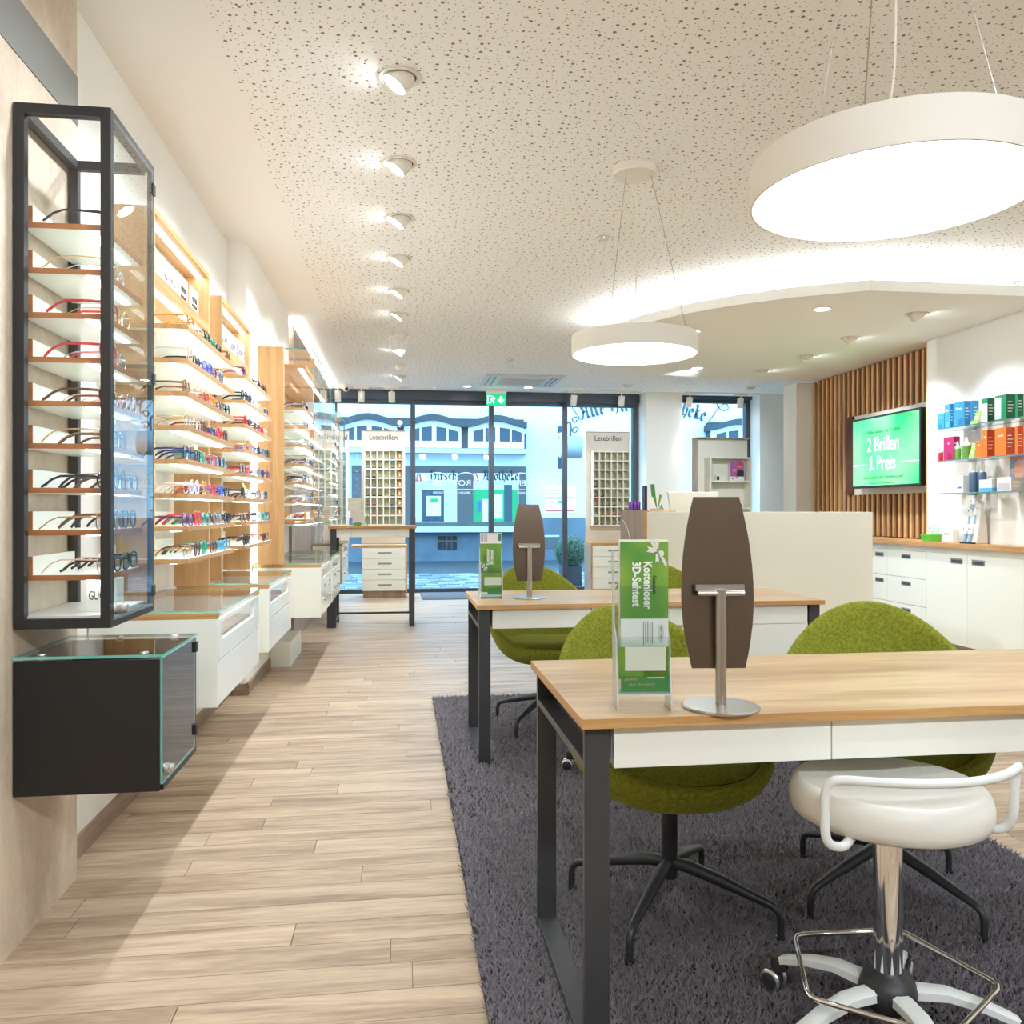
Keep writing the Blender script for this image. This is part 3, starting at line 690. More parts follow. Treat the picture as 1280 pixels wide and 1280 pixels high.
def ribbon(parent, x, y, z, s, flip=1):
    mb = MB()
    def P(*pts): mb.prism([(x + flip * px_ * s, z + flip * pz_ * s) for px_, pz_ in pts], y - .0004, y, 'y')
    P((-.9, 1.2), (-.45, 1.2), (-.1, .3), (-.3, .2)); P((-.35, 1.15), (.1, 1.15), (.05, .3), (-.15, .35)); P((-1.1, .55), (-.9, .3), (-1.15, .05), (-.5, -.05), (-.1, .1), (-.25, .4))
    P((0, .1), (.35, .2), (.62, .05), (.6, -.3), (.3, -.45)); P((-.2, -.1), (.05, -.2), (.12, -1.0), (-.05, -.8), (-.25, -1.0)); P((.15, -.25), (.55, -.45), (.9, -1.0), (.9, -1.45), (.65, -1.2))
    mb.build('ribbon', M_ribbon, parent)
    mb = MB(); mb.prism([(x + flip * .12 * s * math.cos(t), z + flip * .15 * s * math.sin(t) + .02 * s) for t in [k * PI / 4 for k in range(8)]], y - .0008, y - .0004, 'y'); mb.build('ribbon_knot', M_sil, parent)
CW = (Vector((0, 0, -1)), Vector((1, 0, 0))); CCW = (Vector((0, 0, 1)), Vector((-1, 0, 0)))
def finish(root, loc, rot):
    root.location = loc; root.rotation_euler = (0, 0, rot)
# front stand (built about its own base, 12 cm wide)
st = thing('leaflet_stand', 'clear acrylic stand with green eye-test leaflets on the front table', 'leaflet stand', (0, 0, 0))
W = .052
for s in (-1, 1): MB().prism([(-.0, 0), (.06, 0), (.075, .30), (.07, .30), (.05, .16), (.02, .13)], s * (W + .0015) - .0015, s * (W + .0015) + .0015, 'x').build('side_plate', M_acryE, st)
Box(-W, W, .012, .015, .03, .235).build('front_plate', M_acry, st)
Box(-W, W, .004, .0065, .03, .14).build('lower_plate', M_acry, st)
Box(-W, W, .058, .061, .02, .28).build('back_plate', M_acry, st)
Box(-W, W, .0, .055, .03, .033).build('shelf_plate', M_acryE, st)
lf = Box(-.045, .051, .022, .026, .158, .318).build('leaflet', M_leafg, st)
Box(-.045, .051, .0205, .022, .118, .172).build('leaflet_panel', M_paper, st)
Box(-.047, .052, .027, .034, .10, .322).build('leaflet_stack', M_paper, st)
text('lettering', 'Kostenloser', .0235, M_printw, (.009, .0209, .236), CW, st, bold=.0007, xs=.78)
text('lettering', '3D-Sehtest', .0235, M_printw, (-.014, .0209, .238), CW, st, bold=.0007, xs=.80)
text('lettering', 'Gutschein', .011, M_ink, (.023, .0209, .236), CW, st, xs=.8)
ribbon(st, .03, .0212, .298, .020)
for k in range(5):
    Box(.000 + .0045 * k, .0012 + .0045 * k, .0198, .0206, .122 + .003 * (k % 3), .166).build('text_line', M_inkg, st)
MB().tube([(.036 + .005 * math.cos(t), .0202, .145 + .016 * math.sin(t)) for t in [k * PI / 8 for k in range(16)]], .0003, 4, closed=True).build('emblem', M_inkg, st)
text('lettering', 'ROTTLER', .0055, M_inkg, (.036, .0201, .145), CW, st)
Box(-.05, .05, .012, .0165, .06, .12).build('leaflet', M_leafg, st)
Box(-.038, .044, .0105, .0118, .075, .12).build('leaflet_panel', M_cream, st)
Box(-.046, .05, .0075, .0105, .036, .064).build('leaflet', M_leafd, st)
text('lettering', 'glücklich', .008, M_gold, (-.026, .0071, .060), FRONT, st, shear=.1)
text('lettering', 'dank Durchblick!', .0075, M_gold, (-.006, .0071, .050), FRONT, st, shear=.4)
Box(.006, .04, .0067, .0073, .0615, .0635).build('text_line', M_paper, st)
st.scale = (1.1, 1.1, 1.16); finish(st, (.528, 1.772, .762), -.10)
# rear stand, leaflets the other way up
s2 = thing('leaflet_stand', 'clear acrylic stand with green leaflets on the table behind', 'leaflet stand', (0, 0, 0))
for s in (-1, 1): MB().prism([(-.01, 0), (.10, 0), (.09, .16), (.06, .18), (.06, .24), (.035, .25), (.03, .2), (-.01, .13)], s * (W + .002) - .0015, s * (W + .002) + .0015, 'x').build('side_plate', M_acryE, s2)
Box(-W, W, -.01, -.007, .01, .13).build('front_plate', M_acry, s2)
Box(-W, W, .012, .015, .01, .15).build('middle_plate', M_acry, s2)
Box(-W, W, .0, .09, .01, .013).build('shelf_plate', M_acryE, s2)
Box(-.054, .05, .019, .023, .13, .275).build('leaflet', M_leafg, s2)
Box(-.055, .052, .018, .019, .272, .325).build('leaflet_panel', M_paper, s2)
Box(.036, .050, .0172, .018, .285, .322).build('corner_flash', M_leafd, s2)
text('lettering', 'Kostenloser', .022, M_printw, (-.016, .0183, .205), CCW, s2, bold=.0006, xs=.75)
text('lettering', '3D-Sehtest', .022, M_printw, (.004, .0183, .203), CCW, s2, bold=.0006, xs=.75)
text('lettering', 'Gutschein', .010, M_ink, (-.032, .0183, .20), CCW, s2, xs=.8)
ribbon(s2, -.036, .0185, .155, .018, -1)
for k in range(5): Box(-.05 + .007 * k, -.048 + .007 * k, .0172, .0179, .282, .318).build('text_line', M_inkg, s2)
Box(-.042, .05, .005, .009, .03, .125).build('leaflet', M_leafg, s2)
Box(-.035, .05, .0035, .005, .065, .105).build('leaflet_panel', M_paper, s2)
Box(-.02, .05, -.003, .001, .018, .05).build('leaflet', M_leafd, s2)
Box(-.05, .05, .03, .038, .03, .30).build('leaflet_stack', M_paper, s2)
finish(s2, (.452, 4.165, .762), .0)

# ------------------------------------------------------------------ green shell chairs
def make_chair():
    c = thing('shell_chair', '', 'chair', (0, 0, 0), 'green shell chairs')
    nf, nt_ = 48, 16; mb = MB()
    def P(fi, t):
        h = ((1 + math.cos(fi)) / 2) ** 1.5; zr = .455 + .415 * h
        R = .285 - .02 * math.cos(fi) ** 2 * (1 if math.cos(fi) < 0 else .4); fr = math.sin(t * PI / 2) ** .85
        z = .375 + (zr - .375) * (1 - math.cos(t * PI / 2)) ** 1.35
        return (math.sin(fi) * R * fr, math.cos(fi) * R * fr + .10 * h * t ** 3 + .01, z)
    for i in range(nt_ + 1):
        for j in range(nf): mb.v.append(P(2 * PI * j / nf, i / nt_))
    for i in range(nt_):
        for j in range(nf):
            j2 = (j + 1) % nf; mb.f.append((i * nf + j, i * nf + j2, (i + 1) * nf + j2, (i + 1) * nf + j)); mb.m.append(0)
    sh = mb.build('shell', M_felt, c, smooth=80)
    so = sh.modifiers.new('thick', 'SOLIDIFY'); so.thickness = .032; so.offset = -1
    ss = sh.modifiers.new('smooth', 'SUBSURF'); ss.levels = 1; ss.render_levels = 1
    MB().lathe([(0, .42), (.2, .425), (.242, .438), (.250, .452), (.236, .466), (.15, .476), (0, .478)], 40, (0, 0, 0)).build('seat_pad', M_felt, c, smooth=60)
    MB().lathe([(0, .37), (.075, .372), (.07, .36), (.023, .35), (.023, .11), (.02, .105), (0, .105)], 24).build('column', M_anthd, c, smooth=40)
    for k in range(4):
        a = PI / 4 + k * PI / 2; d = Vector((math.cos(a), math.sin(a), 0))
        pts = [d * r + Vector((0, 0, z)) for r, z in ((.012, .150), (.06, .148), (.16, .125), (.26, .098), (.295, .088), (.312, .075), (.318, .055), (.318, .012))]
        MB().tube(pts, [.017, .019, .017, .0125, .011, .0105, .010, .010], 12).build('leg', M_anthd, c, smooth=60)
        MB().lathe([(0, .0), (.014, .0), (.014, .010), (0, .012)], 14, tuple(d * .318)).build('glide', M_black, c)
    return c
M_anthd = mat('anthracite_satin', (44, 46, 48), .38, spec=.5)
ch = make_chair()
RUGZ = .018
for i, (x, y, r, l) in enumerate(((.785, 2.385, math.radians(8), 'green felt shell chair at the left of the front table'), (1.475, 2.41, math.radians(-24), 'green felt shell chair at the right of the front table'),
                                  (.80, 4.58, math.radians(6), 'green felt shell chair at the left of the rear table'), (1.50, 4.60, math.radians(-6), 'green felt shell chair at the right of the rear table'))):
    o = ch if i == 0 else dup(ch)
    o.location = (x, y, RUGZ); o.rotation_euler = (0, 0, r); o['label'] = l

# ------------------------------------------------------------------ rolling stools
def make_stool():
    s = thing('rolling_stool', '', 'stool', (0, 0, 0), 'rolling stools')
    MB().lathe([(0, .505), (.19, .505), (.203, .512), (.209, .53), (.209, .55), (.203, .572), (.192, .583), (.186, .5845), (.18, .583), (.1, .575), (0, .573)], 56).build('seat', M_leath, s, smooth=50)
    r = .245
    pts = [(-.12, -.10, .505), (-.16, -.15, .500), (-.185, -.165, .503), (-.205, -.175, .515), (-.212, -.175, .54), (-.212, -.175, .61), (-.205, -.18, .635), (-.185, -.19, .645), (-.12, -.215, .648), (-.05, -.232, .65), (.03, -.235, .652), (.10, -.222, .654), (.16, -.195, .656), (.205, -.16, .656), (.225, -.135, .652), (.232, -.12, .635), (.232, -.115, .60), (.232, -.11, .545), (.225, -.10, .518), (.205, -.09, .505), (.16, -.06, .503)]
    pts = [(x_ * (.92 if x_ > 0 else 1), y_, z_) for x_, y_, z_ in pts]
    MB().tube(smooth_path(pts, 3), .0095, 12).build('back_rail', M_tubew, s, smooth=70)
    MB().lathe([(0, .506), (.05, .506), (.05, .49), (.030, .485), (.030, .155), (0, .155)], 28).build('gas_column', M_chrome, s, smooth=40)
    MB().lathe([(0, .07), (.035, .072), (.058, .095), (.062, .125), (.052, .15), (.034, .158), (.03, .165), (0, .165)], 32).build('hub', M_hub, s, smooth=50)
    for k in range(5):
        a = math.radians(130 + 72 * k); d = Vector((math.cos(a), math.sin(a), 0)); n = Vector((-d.y, d.x, 0))
        mb = MB(); prof = [(.05, .135, .022, .03), (.12, .135, .021, .026), (.19, .118, .019, .024), (.25, .095, .017, .022), (.275, .082, .016, .02)]
        b0 = len(mb.v)
        for r_, z_, w_, h_ in prof:
            for sx, sz in ((-1, -.6), (-1, .6), (-.6, 1), (.6, 1), (1, .6), (1, -.6)):
                mb.v.append(tuple(d * r_ + n * (w_ * sx) + Vector((0, 0, z_ - h_ / 2 + h_ / 2 * sz))))
        for i in range(len(prof) - 1):
            for j in range(6):
                j2 = (j + 1) % 6; mb.f.append((i * 6 + j, i * 6 + j2, (i + 1) * 6 + j2, (i + 1) * 6 + j)); mb.m.append(0)
        mb.f.append(tuple(range(5, -1, -1))); mb.m.append(0); mb.f.append(tuple(range(24, 30))); mb.m.append(0)
        mb.build('leg', M_tubew, s, smooth=50)
        e = d * .268
        cst = MB().lathe([(0, .088), (.018, .086), (.021, .07), (.02, .055), (0, .055)], 16, (e.x, e.y, 0)).build('caster', M_hub, s, smooth=50)
        for sd in (-1, 1):
            c0 = e + n * (.017 * sd) + d * .012
            w = MB()
            ring = [(0, -.011), (.020, -.011), (.027, -.006), (.028, 0), (.027, .006), (.020, .011), (0, .011)]
            base = len(w.v); K = 18
            for (rr, tt) in ring:
                for j in range(K):
                    t = 2 * PI * j / K; w.v.append(tuple(c0 + n * tt + d * (rr * math.cos(t)) + Vector((0, 0, .029 + rr * math.sin(t)))))
            for i in range(len(ring) - 1):
                for j in range(K):
                    j2 = (j + 1) % K; w.f.append((i * K + j, i * K + j2, (i + 1) * K + j2, (i + 1) * K + j)); w.m.append(1 if i in (1, 4) else 0)
            w.build('wheel', [M_hub, M_alu], cst, smooth=50)
    pts = []
    for k in range(5):
        a = math.radians(130 + 72 * k)
        for da in (-.09, 0, .09): pts.append((.215 * math.cos(a + da) * (1 if da else 1.03), .215 * math.sin(a + da) * (1 if da else 1.03), .152))
    MB().tube(pts, .006, 10, closed=True).build('foot_ring', M_chrome, s, smooth=60)
    return s
def smooth_path(pts, n):
    P = [Vector(p) for p in pts]; out = []
    for i in range(len(P) - 1):
        p0, p1, p2, p3 = P[max(i - 1, 0)], P[i], P[i + 1], P[min(i + 2, len(P) - 1)]
        for k in range(n):
            t = k / n
            out.append(.5 * ((2 * p1) + (-p0 + p2) * t + (2 * p0 - 5 * p1 + 4 * p2 - p3) * t * t + (-p0 + 3 * p1 - 3 * p2 + p3) * t ** 3))
    out.append(P[-1]); return out
M_leath = mat('white_leatherette', (226, 222, 212), .42, bump=.08, bscale=500)
M_tubew = mat('white_tube', (232, 234, 230), .3)
M_hub = mat('black_plastic', (48, 48, 49), .45)
sto = make_stool(); sto.location = (1.075, 1.74, RUGZ); sto.rotation_euler = (0, 0, math.radians(-6)); sto['label'] = 'white padded rolling stool with tube back rail in the foreground'
st2 = dup(sto); st2.location = (1.02, 3.66, RUGZ); st2.rotation_euler = (0, 0, math.radians(30)); st2['label'] = 'white rolling stool at the rear table, only a caster in view'

# ------------------------------------------------------------------ shaggy rug
import numpy as np
rug = thing('rug', 'dark grey shaggy rug under the two consulting tables', 'rug', (1.15, 3.2, 0))
RX0, RX1, RY0, RY1 = .205, 2.10, 1.25, 5.34
M_rug = mat('rug_pile', (116, 109, 112), .95, var=.6, vscale=80)
Box(RX0, RX1, RY0, RY1, .0, .012).build('backing', mat('rug_backing', (52, 48, 50), .95), rug)
rs = np.random.RandomState(5)
def tufts(n, x0, x1, y0, y1, h, w):
    x = rs.uniform(x0, x1, n); y_ = rs.uniform(y0, y1, n); a = rs.uniform(0, 2 * PI, n); lean = rs.uniform(.2, 1.1, n) * h; la = rs.uniform(0, 2 * PI, n)
    hh = h * rs.uniform(.55, 1.1, n); ww = w * rs.uniform(.7, 1.3, n)
    z0 = np.full(n, .008)
    v = np.zeros((n, 4, 3))
    for k in range(3):
        v[:, k, 0] = x + ww * np.cos(a + k * 2.094); v[:, k, 1] = y_ + ww * np.sin(a + k * 2.094); v[:, k, 2] = z0
    v[:, 3, 0] = x + lean * np.cos(la); v[:, 3, 1] = y_ + lean * np.sin(la); v[:, 3, 2] = z0 + hh
    i = np.arange(n)[:, None] * 4
    f = np.concatenate([i + np.array([[0, 1, 3]]), i + np.array([[1, 2, 3]]), i + np.array([[2, 0, 3]])], 0)
    return v.reshape(-1, 3), f
V1, F1 = tufts(70000, RX0 + .004, RX1 - .004, 1.45, 3.2, .026, .0055)
V2, F2 = tufts(38000, RX0 + .004, RX1 - .004, 3.2, RY1 - .004, .026, .0075)
V = np.concatenate([V1, V2]); Fc = np.concatenate([F1, F2 + len(V1)])
me = bpy.data.meshes.new('pile'); me.vertices.add(len(V)); me.vertices.foreach_set('co', V.ravel().astype(np.float32))
me.loops.add(Fc.size); me.loops.foreach_set('vertex_index', Fc.ravel().astype(np.int32)); me.polygons.add(len(Fc))
me.polygons.foreach_set('loop_start', (np.arange(len(Fc)) * 3).astype(np.int32)); me.materials.append(M_rug); me.update(); me.validate()
pile = bpy.data.objects.new('pile', me); col.objects.link(pile); adopt(pile, rug); pile['kind'] = 'stuff'

# ------------------------------------------------------------------ reading-glasses towers by the window
M_khaki = mat('khaki_compartment', (196, 189, 156), .7); M_boardg = mat('beige_board', (228, 219, 206), .6, var=.06, vscale=8)
def mini(p, colour, label, group):
    r = thing('folded_reading_glasses', label, 'glasses', (0, 0, 0), group)
    k = ('mini', colour)
    if k not in GM:
        a = MB(); 
        for s in (-1, 1): a.tube([(s * .015 + .012 * math.cos(t), 0, .011 + .0085 * math.sin(t)) for t in [i * PI / 5 for i in range(10)]], .0028, 5, closed=True)
        a.tube([(-.004, 0, .015), (.004, 0, .015)], .0025, 5)
        b = MB().tube([(-.027, .004, .014), (.02, .010, .008)], .0025, 5).tube([(.027, .004, .014), (-.02, .014, .006)], .0025, 5)
        GM[k] = (a.mesh('spectacle_frame', COL[colour], 60), b.mesh('folded_temples', COL[colour], 60))
    for n, me in zip(('frame_front', 'folded_temples'), GM[k]):
        o = bpy.data.objects.new(n, me); col.objects.link(o); o.parent = r
    r.location = p
def tower(label, word, bx0, bx1, gx0, gx1, z0, z1, yb, dep, rows, cols, filled, tname, ttop=2.30, boxes=False):
    t = thing('glasses_tower', label, 'display shelf', ((bx0 + bx1) / 2, yb, .74))
    Box(bx0, bx1, yb, yb + .03, .74, ttop).build('back_board', M_boardg, t)
    Box(bx0 - .004, bx1 + .004, yb - .004, yb + .034, ttop, ttop + .014).build('cap', M_taupe, t)
    text('lettering', word, .105, M_ink, ((bx0 + bx1) / 2, yb - .001, ttop - .085), FRONT, t, bold=.0008, xs=.86)
    f = .008; cw = (gx1 - gx0) / cols; rh = (z1 - z0) / rows; y0 = yb - dep
    mb = MB()
    for i in range(cols + 1): mb.box(gx0 + i * cw - f, gx0 + i * cw + f, y0, yb, z0 - f, z1 + f)
    for j in range(rows + 1):
        for i in range(cols): mb.box(gx0 + i * cw + f, gx0 + (i + 1) * cw - f, y0, yb, z0 + j * rh - f, z0 + j * rh + f)
    mb.build('pigeonhole_grid', M_lacq, t)
    Box(gx0, gx1, yb - .004, yb - .001, z0, z1).build('compartment_back', M_khaki, t)
    for (i, j, c) in filled:
        p = (gx0 + (i + .5) * cw, y0 + .025, z1 - (j + 1) * rh + f)
        if c == 'pack':
            b = thing('spectacle_pack', 'orange-brown upright pack in the %s row of pigeonholes of %s' % (ORD[j], tname), 'box', p, 'orange-brown packs in ' + tname)
            Box(p[0] - .018, p[0] + .024, p[1], p[1] + .03, p[2], p[2] + .085).build('carton', M_pack, b)
            Box(p[0] + .002, p[0] + .018, p[1] - .0006, p[1], p[2] + .02, p[2] + .06).build('label_print', M_printw, b)
        else:
            mini(p, c, '%s folded reading glasses, %s column and %s row of %s' % (c, ORD[i], ORD[j], tname), 'reading glasses in ' + tname)
    return t
M_pack = mat('orange_card', (214, 150, 74), .6, var=.2, vscale=30)
fr = random.Random(4)
fl1 = [(5, j, 'pack') for j in range(7)] + [(0, 1, 'teal'), (1, 1, 'red'), (2, 1, 'brown'), (4, 0, 'blue'), (4, 1, 'blue'), (4, 3, 'blue'), (4, 4, 'blue'), (4, 5, 'blue')]
fl1 += [(i, j, 'black' if j < 5 else 'red') for i, j in ((0, 2), (1, 2), (0, 3), (1, 3), (2, 3), (0, 4), (1, 4), (2, 4), (0, 5), (1, 5), (1, 6), (2, 6))]
tower('beige reading-glasses tower headed Lesebrillen, behind the standing table', 'Lesebrillen', -.53, .07, -.485, .03, 1.0, 2.03, 11.83, .10, 8, 6, fl1, 'the left tower')
fl2 = [(0, 4, 'red'), (1, 4, 'black'), (0, 5, 'red'), (1, 5, 'red'), (2, 5, 'navy'), (3, 5, 'navy'), (0, 6, 'white'), (1, 6, 'orange'), (2, 6, 'orange'), (3, 6, 'red'), (4, 6, 'red'), (0, 7, 'red'), (1, 7, 'grey'), (2, 7, 'green'), (3, 7, 'red'), (4, 7, 'teal'), (0, 3, 'brown')]
tower('beige reading-glasses tower headed Lesebrillen, left of the white pillar', 'Lesebrillen', 2.62, 3.26, 2.70, 3.22, .99, 2.03, 11.70, .13, 8, 6, fl2, 'the right tower', 2.31)
fl3 = [(0, 0, 'navy'), (1, 0, 'black'), (2, 0, 'brown'), (0, 2, 'black'), (1, 2, 'navy'), (2, 3, 'black')]
tower('beige digital eyewear tower seen through the glass vitrines', 'digital', -.945, -.70, -.93, -.73, 1.0, 2.0, 11.8, .08, 8, 3, fl3, 'the tower in the corner', 2.29)
def pedestal(label, x0, x1, y0, y1, ztop, xo, oakright):
    p = thing('drawer_pedestal', label, 'cabinet', ((x0 + x1) / 2, (y0 + y1) / 2, 0))
    Box(x0, x1, y0 + .02, y1, .10, ztop - .035).build('carcass', M_lacq, p)
    Box(x0 + .01, x1 - .01, y0 + .045, y1, 0, .10).build('plinth', M_taupe, p)
    Box(xo, x1 + .022, y0 - .002, y1 + .02, ztop - .035, ztop).build('top_board', M_oakE, p)
    if oakright: Box(x1 + .001, x1 + .022, y0, y1, 0, ztop - .036).build('side_board', M_oakV, p)
    else:
        MB().box(x0 - .024, x0 - .001, y0, y1, 0, ztop - .036, mm=[0, 0, 0, 0, 1, 0]).build('side_board', [M_oakV, M_taupe], p)
    h = (ztop - .035 - .105) / 4
    for k in range(4):
        z = .105 + k * h
        d = Box(x0 + .002, x1 - .002, y0, y0 + .019, z + .002, z + h - .002).build('drawer_front', M_lacq, p, bevel=.001)
        xm = (x0 + x1) / 2 + (.01 if oakright else .0)
        Box(xm - .095, xm + .095, y0 - .003, y0 + .001, z + h * .45, z + h * .45 + .022).build('handle', M_handle, d)
pedestal('white four-drawer pedestal with oak top under the left reading-glasses tower', -.51, .075, 11.60, 11.95, .725, -.66, True)
pedestal('white four-drawer pedestal with oak edge under the right reading-glasses tower', 2.66, 3.30, 11.46, 11.88, .745, 2.636, False)

# white shelf unit by the second window
su = thing('shelf_unit', 'tall cream shelf unit with two open compartments by the second window', 'shelf', (4.6, 11.5, 0))
def aY(u, v): return aty(u, v, 11.5)
x0, x1 = 4.20, 4.99
Box(x0, x1, 11.62, 11.65, 0, 2.225).build('back_board', M_cream, su)
Box(x0 - .03, x0, 11.5, 11.66, 0, 2.225).build('side_board', M_taupe, su)
Box(x0 - .03, x1, 11.5, 11.66, 2.226, 2.245).build('cap', M_taupe, su)
mb = MB(); a, b_ = 4.36, 4.93
mb.box(a - .02, a, 11.38, 11.62, .9, 1.955); mb.box(b_, b_ + .02, 11.38, 11.62, .9, 1.955); mb.box(a, b_, 11.38, 11.62, 1.935, 1.955)
mb.build('open_frame', M_cream, su)
for z in (1.60, 1.22, .9): Box(a, b_, 11.39, 11.62, z, z + .022).build('shelf', M_cream, su)
po = thing('poster', 'small purple poster of a bearded man on the upper shelf of the cream unit', 'poster', (4.78, 11.5, 1.622))
Box(4.675, 4.895, 11.50, 11.506, 1.622, 1.915).build('board', M_paper, po)
Box(4.682, 4.888, 11.4985, 11.4998, 1.685, 1.908).build('purple_print', mat('purple_print', (166, 100, 158), .5, var=.15, vscale=10), po)
mb = MB(); el = lambda cx_, cz_, rx, rz, y_: mb.prism([(cx_ + rx * math.cos(t), cz_ + rz * math.sin(t)) for t in [k * PI / 8 for k in range(16)]], y_ - .0006, y_, 'y')
el(4.825, 1.835, .036, .048, 11.4984); el(4.745, 1.775, .032, .022, 11.4984); mb.build('face_print', mat('pink_print', (236, 140, 142), .5), po)
mb = MB(); el(4.825, 1.868, .038, .02, 11.4977); el(4.825, 1.798, .03, .016, 11.4977); mb.build('hair_print', mat('red_print', (214, 72, 92), .5), po)
mb = MB(); mb.prism([(4.77, 1.685), (4.888, 1.685), (4.888, 1.765), (4.84, 1.785), (4.79, 1.77)], 11.4976, 11.4983, 'y'); el(4.812, 1.842, .011, .006, 11.4970); el(4.842, 1.842, .011, .006, 11.4970); mb.build('jacket_print', mat('dark_blue_print', (40, 40, 62), .5), po)
mb = MB(); el(4.785, 1.682, .014, .014, 11.4970); el(4.72, 1.655, .014, .010, 11.4990); mb.build('badge_print', mat('coral_print', (240, 110, 84), .5), po)
def small_box(name, label, cat, x0, x1, y0, y1, z0, z1, m, group=None, face=None):
    t = thing(name, label, cat, ((x0 + x1) / 2, (y0 + y1) / 2, z0), group)
    Box(x0, x1, y0, y1, z0, z1).build('carton', m, t, bevel=.001)
    if face:
        fm, (fa, fb, fc, fd) = face
        Box(x0 + (x1 - x0) * fa, x0 + (x1 - x0) * fb, y0 - .0008, y0, z0 + (z1 - z0) * fc, z0 + (z1 - z0) * fd).build('label_print', fm, t)
    return t
small_box('photo_block', 'small black and white photo block on the upper shelf of the cream unit', 'box', 4.45, 4.51, 11.44, 11.5, 1.622, 1.70, M_printw, face=(M_ink, (.1, .8, .1, .8)))
small_box('white_card', 'blank white card beside the purple poster', 'card', 4.53, 4.64, 11.5, 11.51, 1.622, 1.70, M_cream)
small_box('photo_book', 'brown and white photo carton on the lower shelf of the cream unit', 'box', 4.42, 4.54, 11.44, 11.52, 1.242, 1.37, M_printw, face=(COL['brown'], (.15, .98, .2, .95)))
small_box('white_case', 'white case with a dark mark on the lower shelf of the cream unit', 'case', 4.78, 4.85, 11.42, 11.5, 1.242, 1.31, M_printw, face=(M_ink, (.35, .65, .3, .7)))

# ------------------------------------------------------------------ reception counter
ct = thing('reception_counter', 'white reception counter with an oak-edged taupe end', 'counter', (2.78, 6.5, 0))
Box(1.862, 3.70, 6.20, 6.235, .0, 1.188).build('front_panel', M_cream, ct, bevel=.002)
Box(1.838, 1.861, 6.19, 6.20, .0, 1.2).build('oak_edge', M_oakV, ct)
Box(1.838, 1.861, 6.20, 6.88, .0, 1.2).build('end_panel', M_taupeE if 'M_taupeE' in globals() else M_taupe, ct)
Box(1.862, 2.10, 6.235, 6.88, 1.165, 1.198).build('top_board', M_oakE, ct)
Box(3.665, 3.70, 6.236, 6.9, .0, 1.188).build('side_panel', M_cream, ct)
Box(2.10, 3.66, 6.24, 6.9, .70, .73).build('desk_board', M_oakT, ct)
mo = thing('monitor', 'cream back of a computer screen behind the reception counter', 'monitor', (2.4, 6.6, .73))
mb = MB(); mb.prism([(2.14, 1.35), (2.565, 1.35), (2.60, 1.05), (2.19, 1.05)], 6.55, 6.575, 'y'); mb.build('screen_back', M_creamm if 'M_creamm' in globals() else M_cream, mo, bevel=.004)
Box(2.33, 2.42, 6.58, 6.59, .74, 1.1).build('stand_arm', M_alu, mo); Box(2.26, 2.49, 6.56, 6.74, .73, .738).build('foot', M_alu, mo)
tr = tag(Box(1.842, 1.94, 6.58, 6.74, 1.2005, 1.208).build('tray', M_black), 'flat black tray at the end of the counter', 'tray')
M_purp = mat('purple_tube', (132, 62, 176), .35); 
for k in range(3):
    t = thing('purple_tube', '%s purple cylinder on the black tray' % ('left', 'middle', 'right')[k], 'tube', (1.862 + .034 * k, 6.66, 1.2085), 'purple cylinders on the black tray')
    MB().lathe([(0, 1.2085), (.0155, 1.2085), (.0155, 1.262), (0, 1.262)], 16, (1.862 + .034 * k, 6.66, 0)).build('body', M_purp, t, smooth=40)
    MB().lathe([(.0158, 1.25), (.0158, 1.268), (.013, 1.270), (0, 1.270)], 16, (1.862 + .034 * k, 6.66, 0)).build('lid', mat('purple_lid_%d' % k, (160, 92, 200), .35), t, smooth=40)
pc = thing('card_terminal', 'narrow dark upright holder beside the purple cylinders', 'holder', (1.985, 6.7, 1.2))
Box(1.972, 1.992, 6.62, 6.70, 1.199, 1.40).build('body', mat('dark_plum_plastic', (52, 30, 38), .4), pc, bevel=.003); Box(1.965, 2.0, 6.61, 6.71, 1.199, 1.206).build('foot', M_black, pc)
pf = thing('leaflet_fan', 'fan of green and white leaflets on the counter end', 'leaflets', (2.02, 6.5, 1.2))
Box(1.99, 2.065, 6.44, 6.52, 1.199, 1.215).build('holder', M_acryE, pf)
for k, (a_, h_, c_) in enumerate(((-.34, .10, M_paper), (-.12, .20, M_leafd), (.10, .13, M_paper), (.26, .12, M_leafg), (.40, .09, M_paper))):
    l = Box(-.017, .017, 0, .0015, 0, h_).build('leaflet', c_, pf); l.matrix_parent_inverse = Matrix.Translation(-Vector(pf.location)); l.location = (2.02 + .008 * k - .016, 6.46 + .012 * k, 1.21); l.rotation_euler = (0, a_, 0)
wg = tag(MB().prism([(2.055, 1.199), (2.115, 1.199), (2.075, 1.285)], 6.56, 6.64, 'y').build('desk_sign', mat('grey_slate_plastic', (138, 140, 146), .5)), 'grey triangular desk sign beside the leaflet fan', 'sign')
cab_ = tag(MB().tube(smooth_path([(1.834, 6.80, 1.12), (1.826, 6.74, 1.11), (1.824, 6.62, 1.06), (1.828, 6.56, .98), (1.833, 6.54, .90)], 4), .004, 8).build('cable', M_tubew, smooth=70), 'white cable looping down the taupe counter end', 'cable')

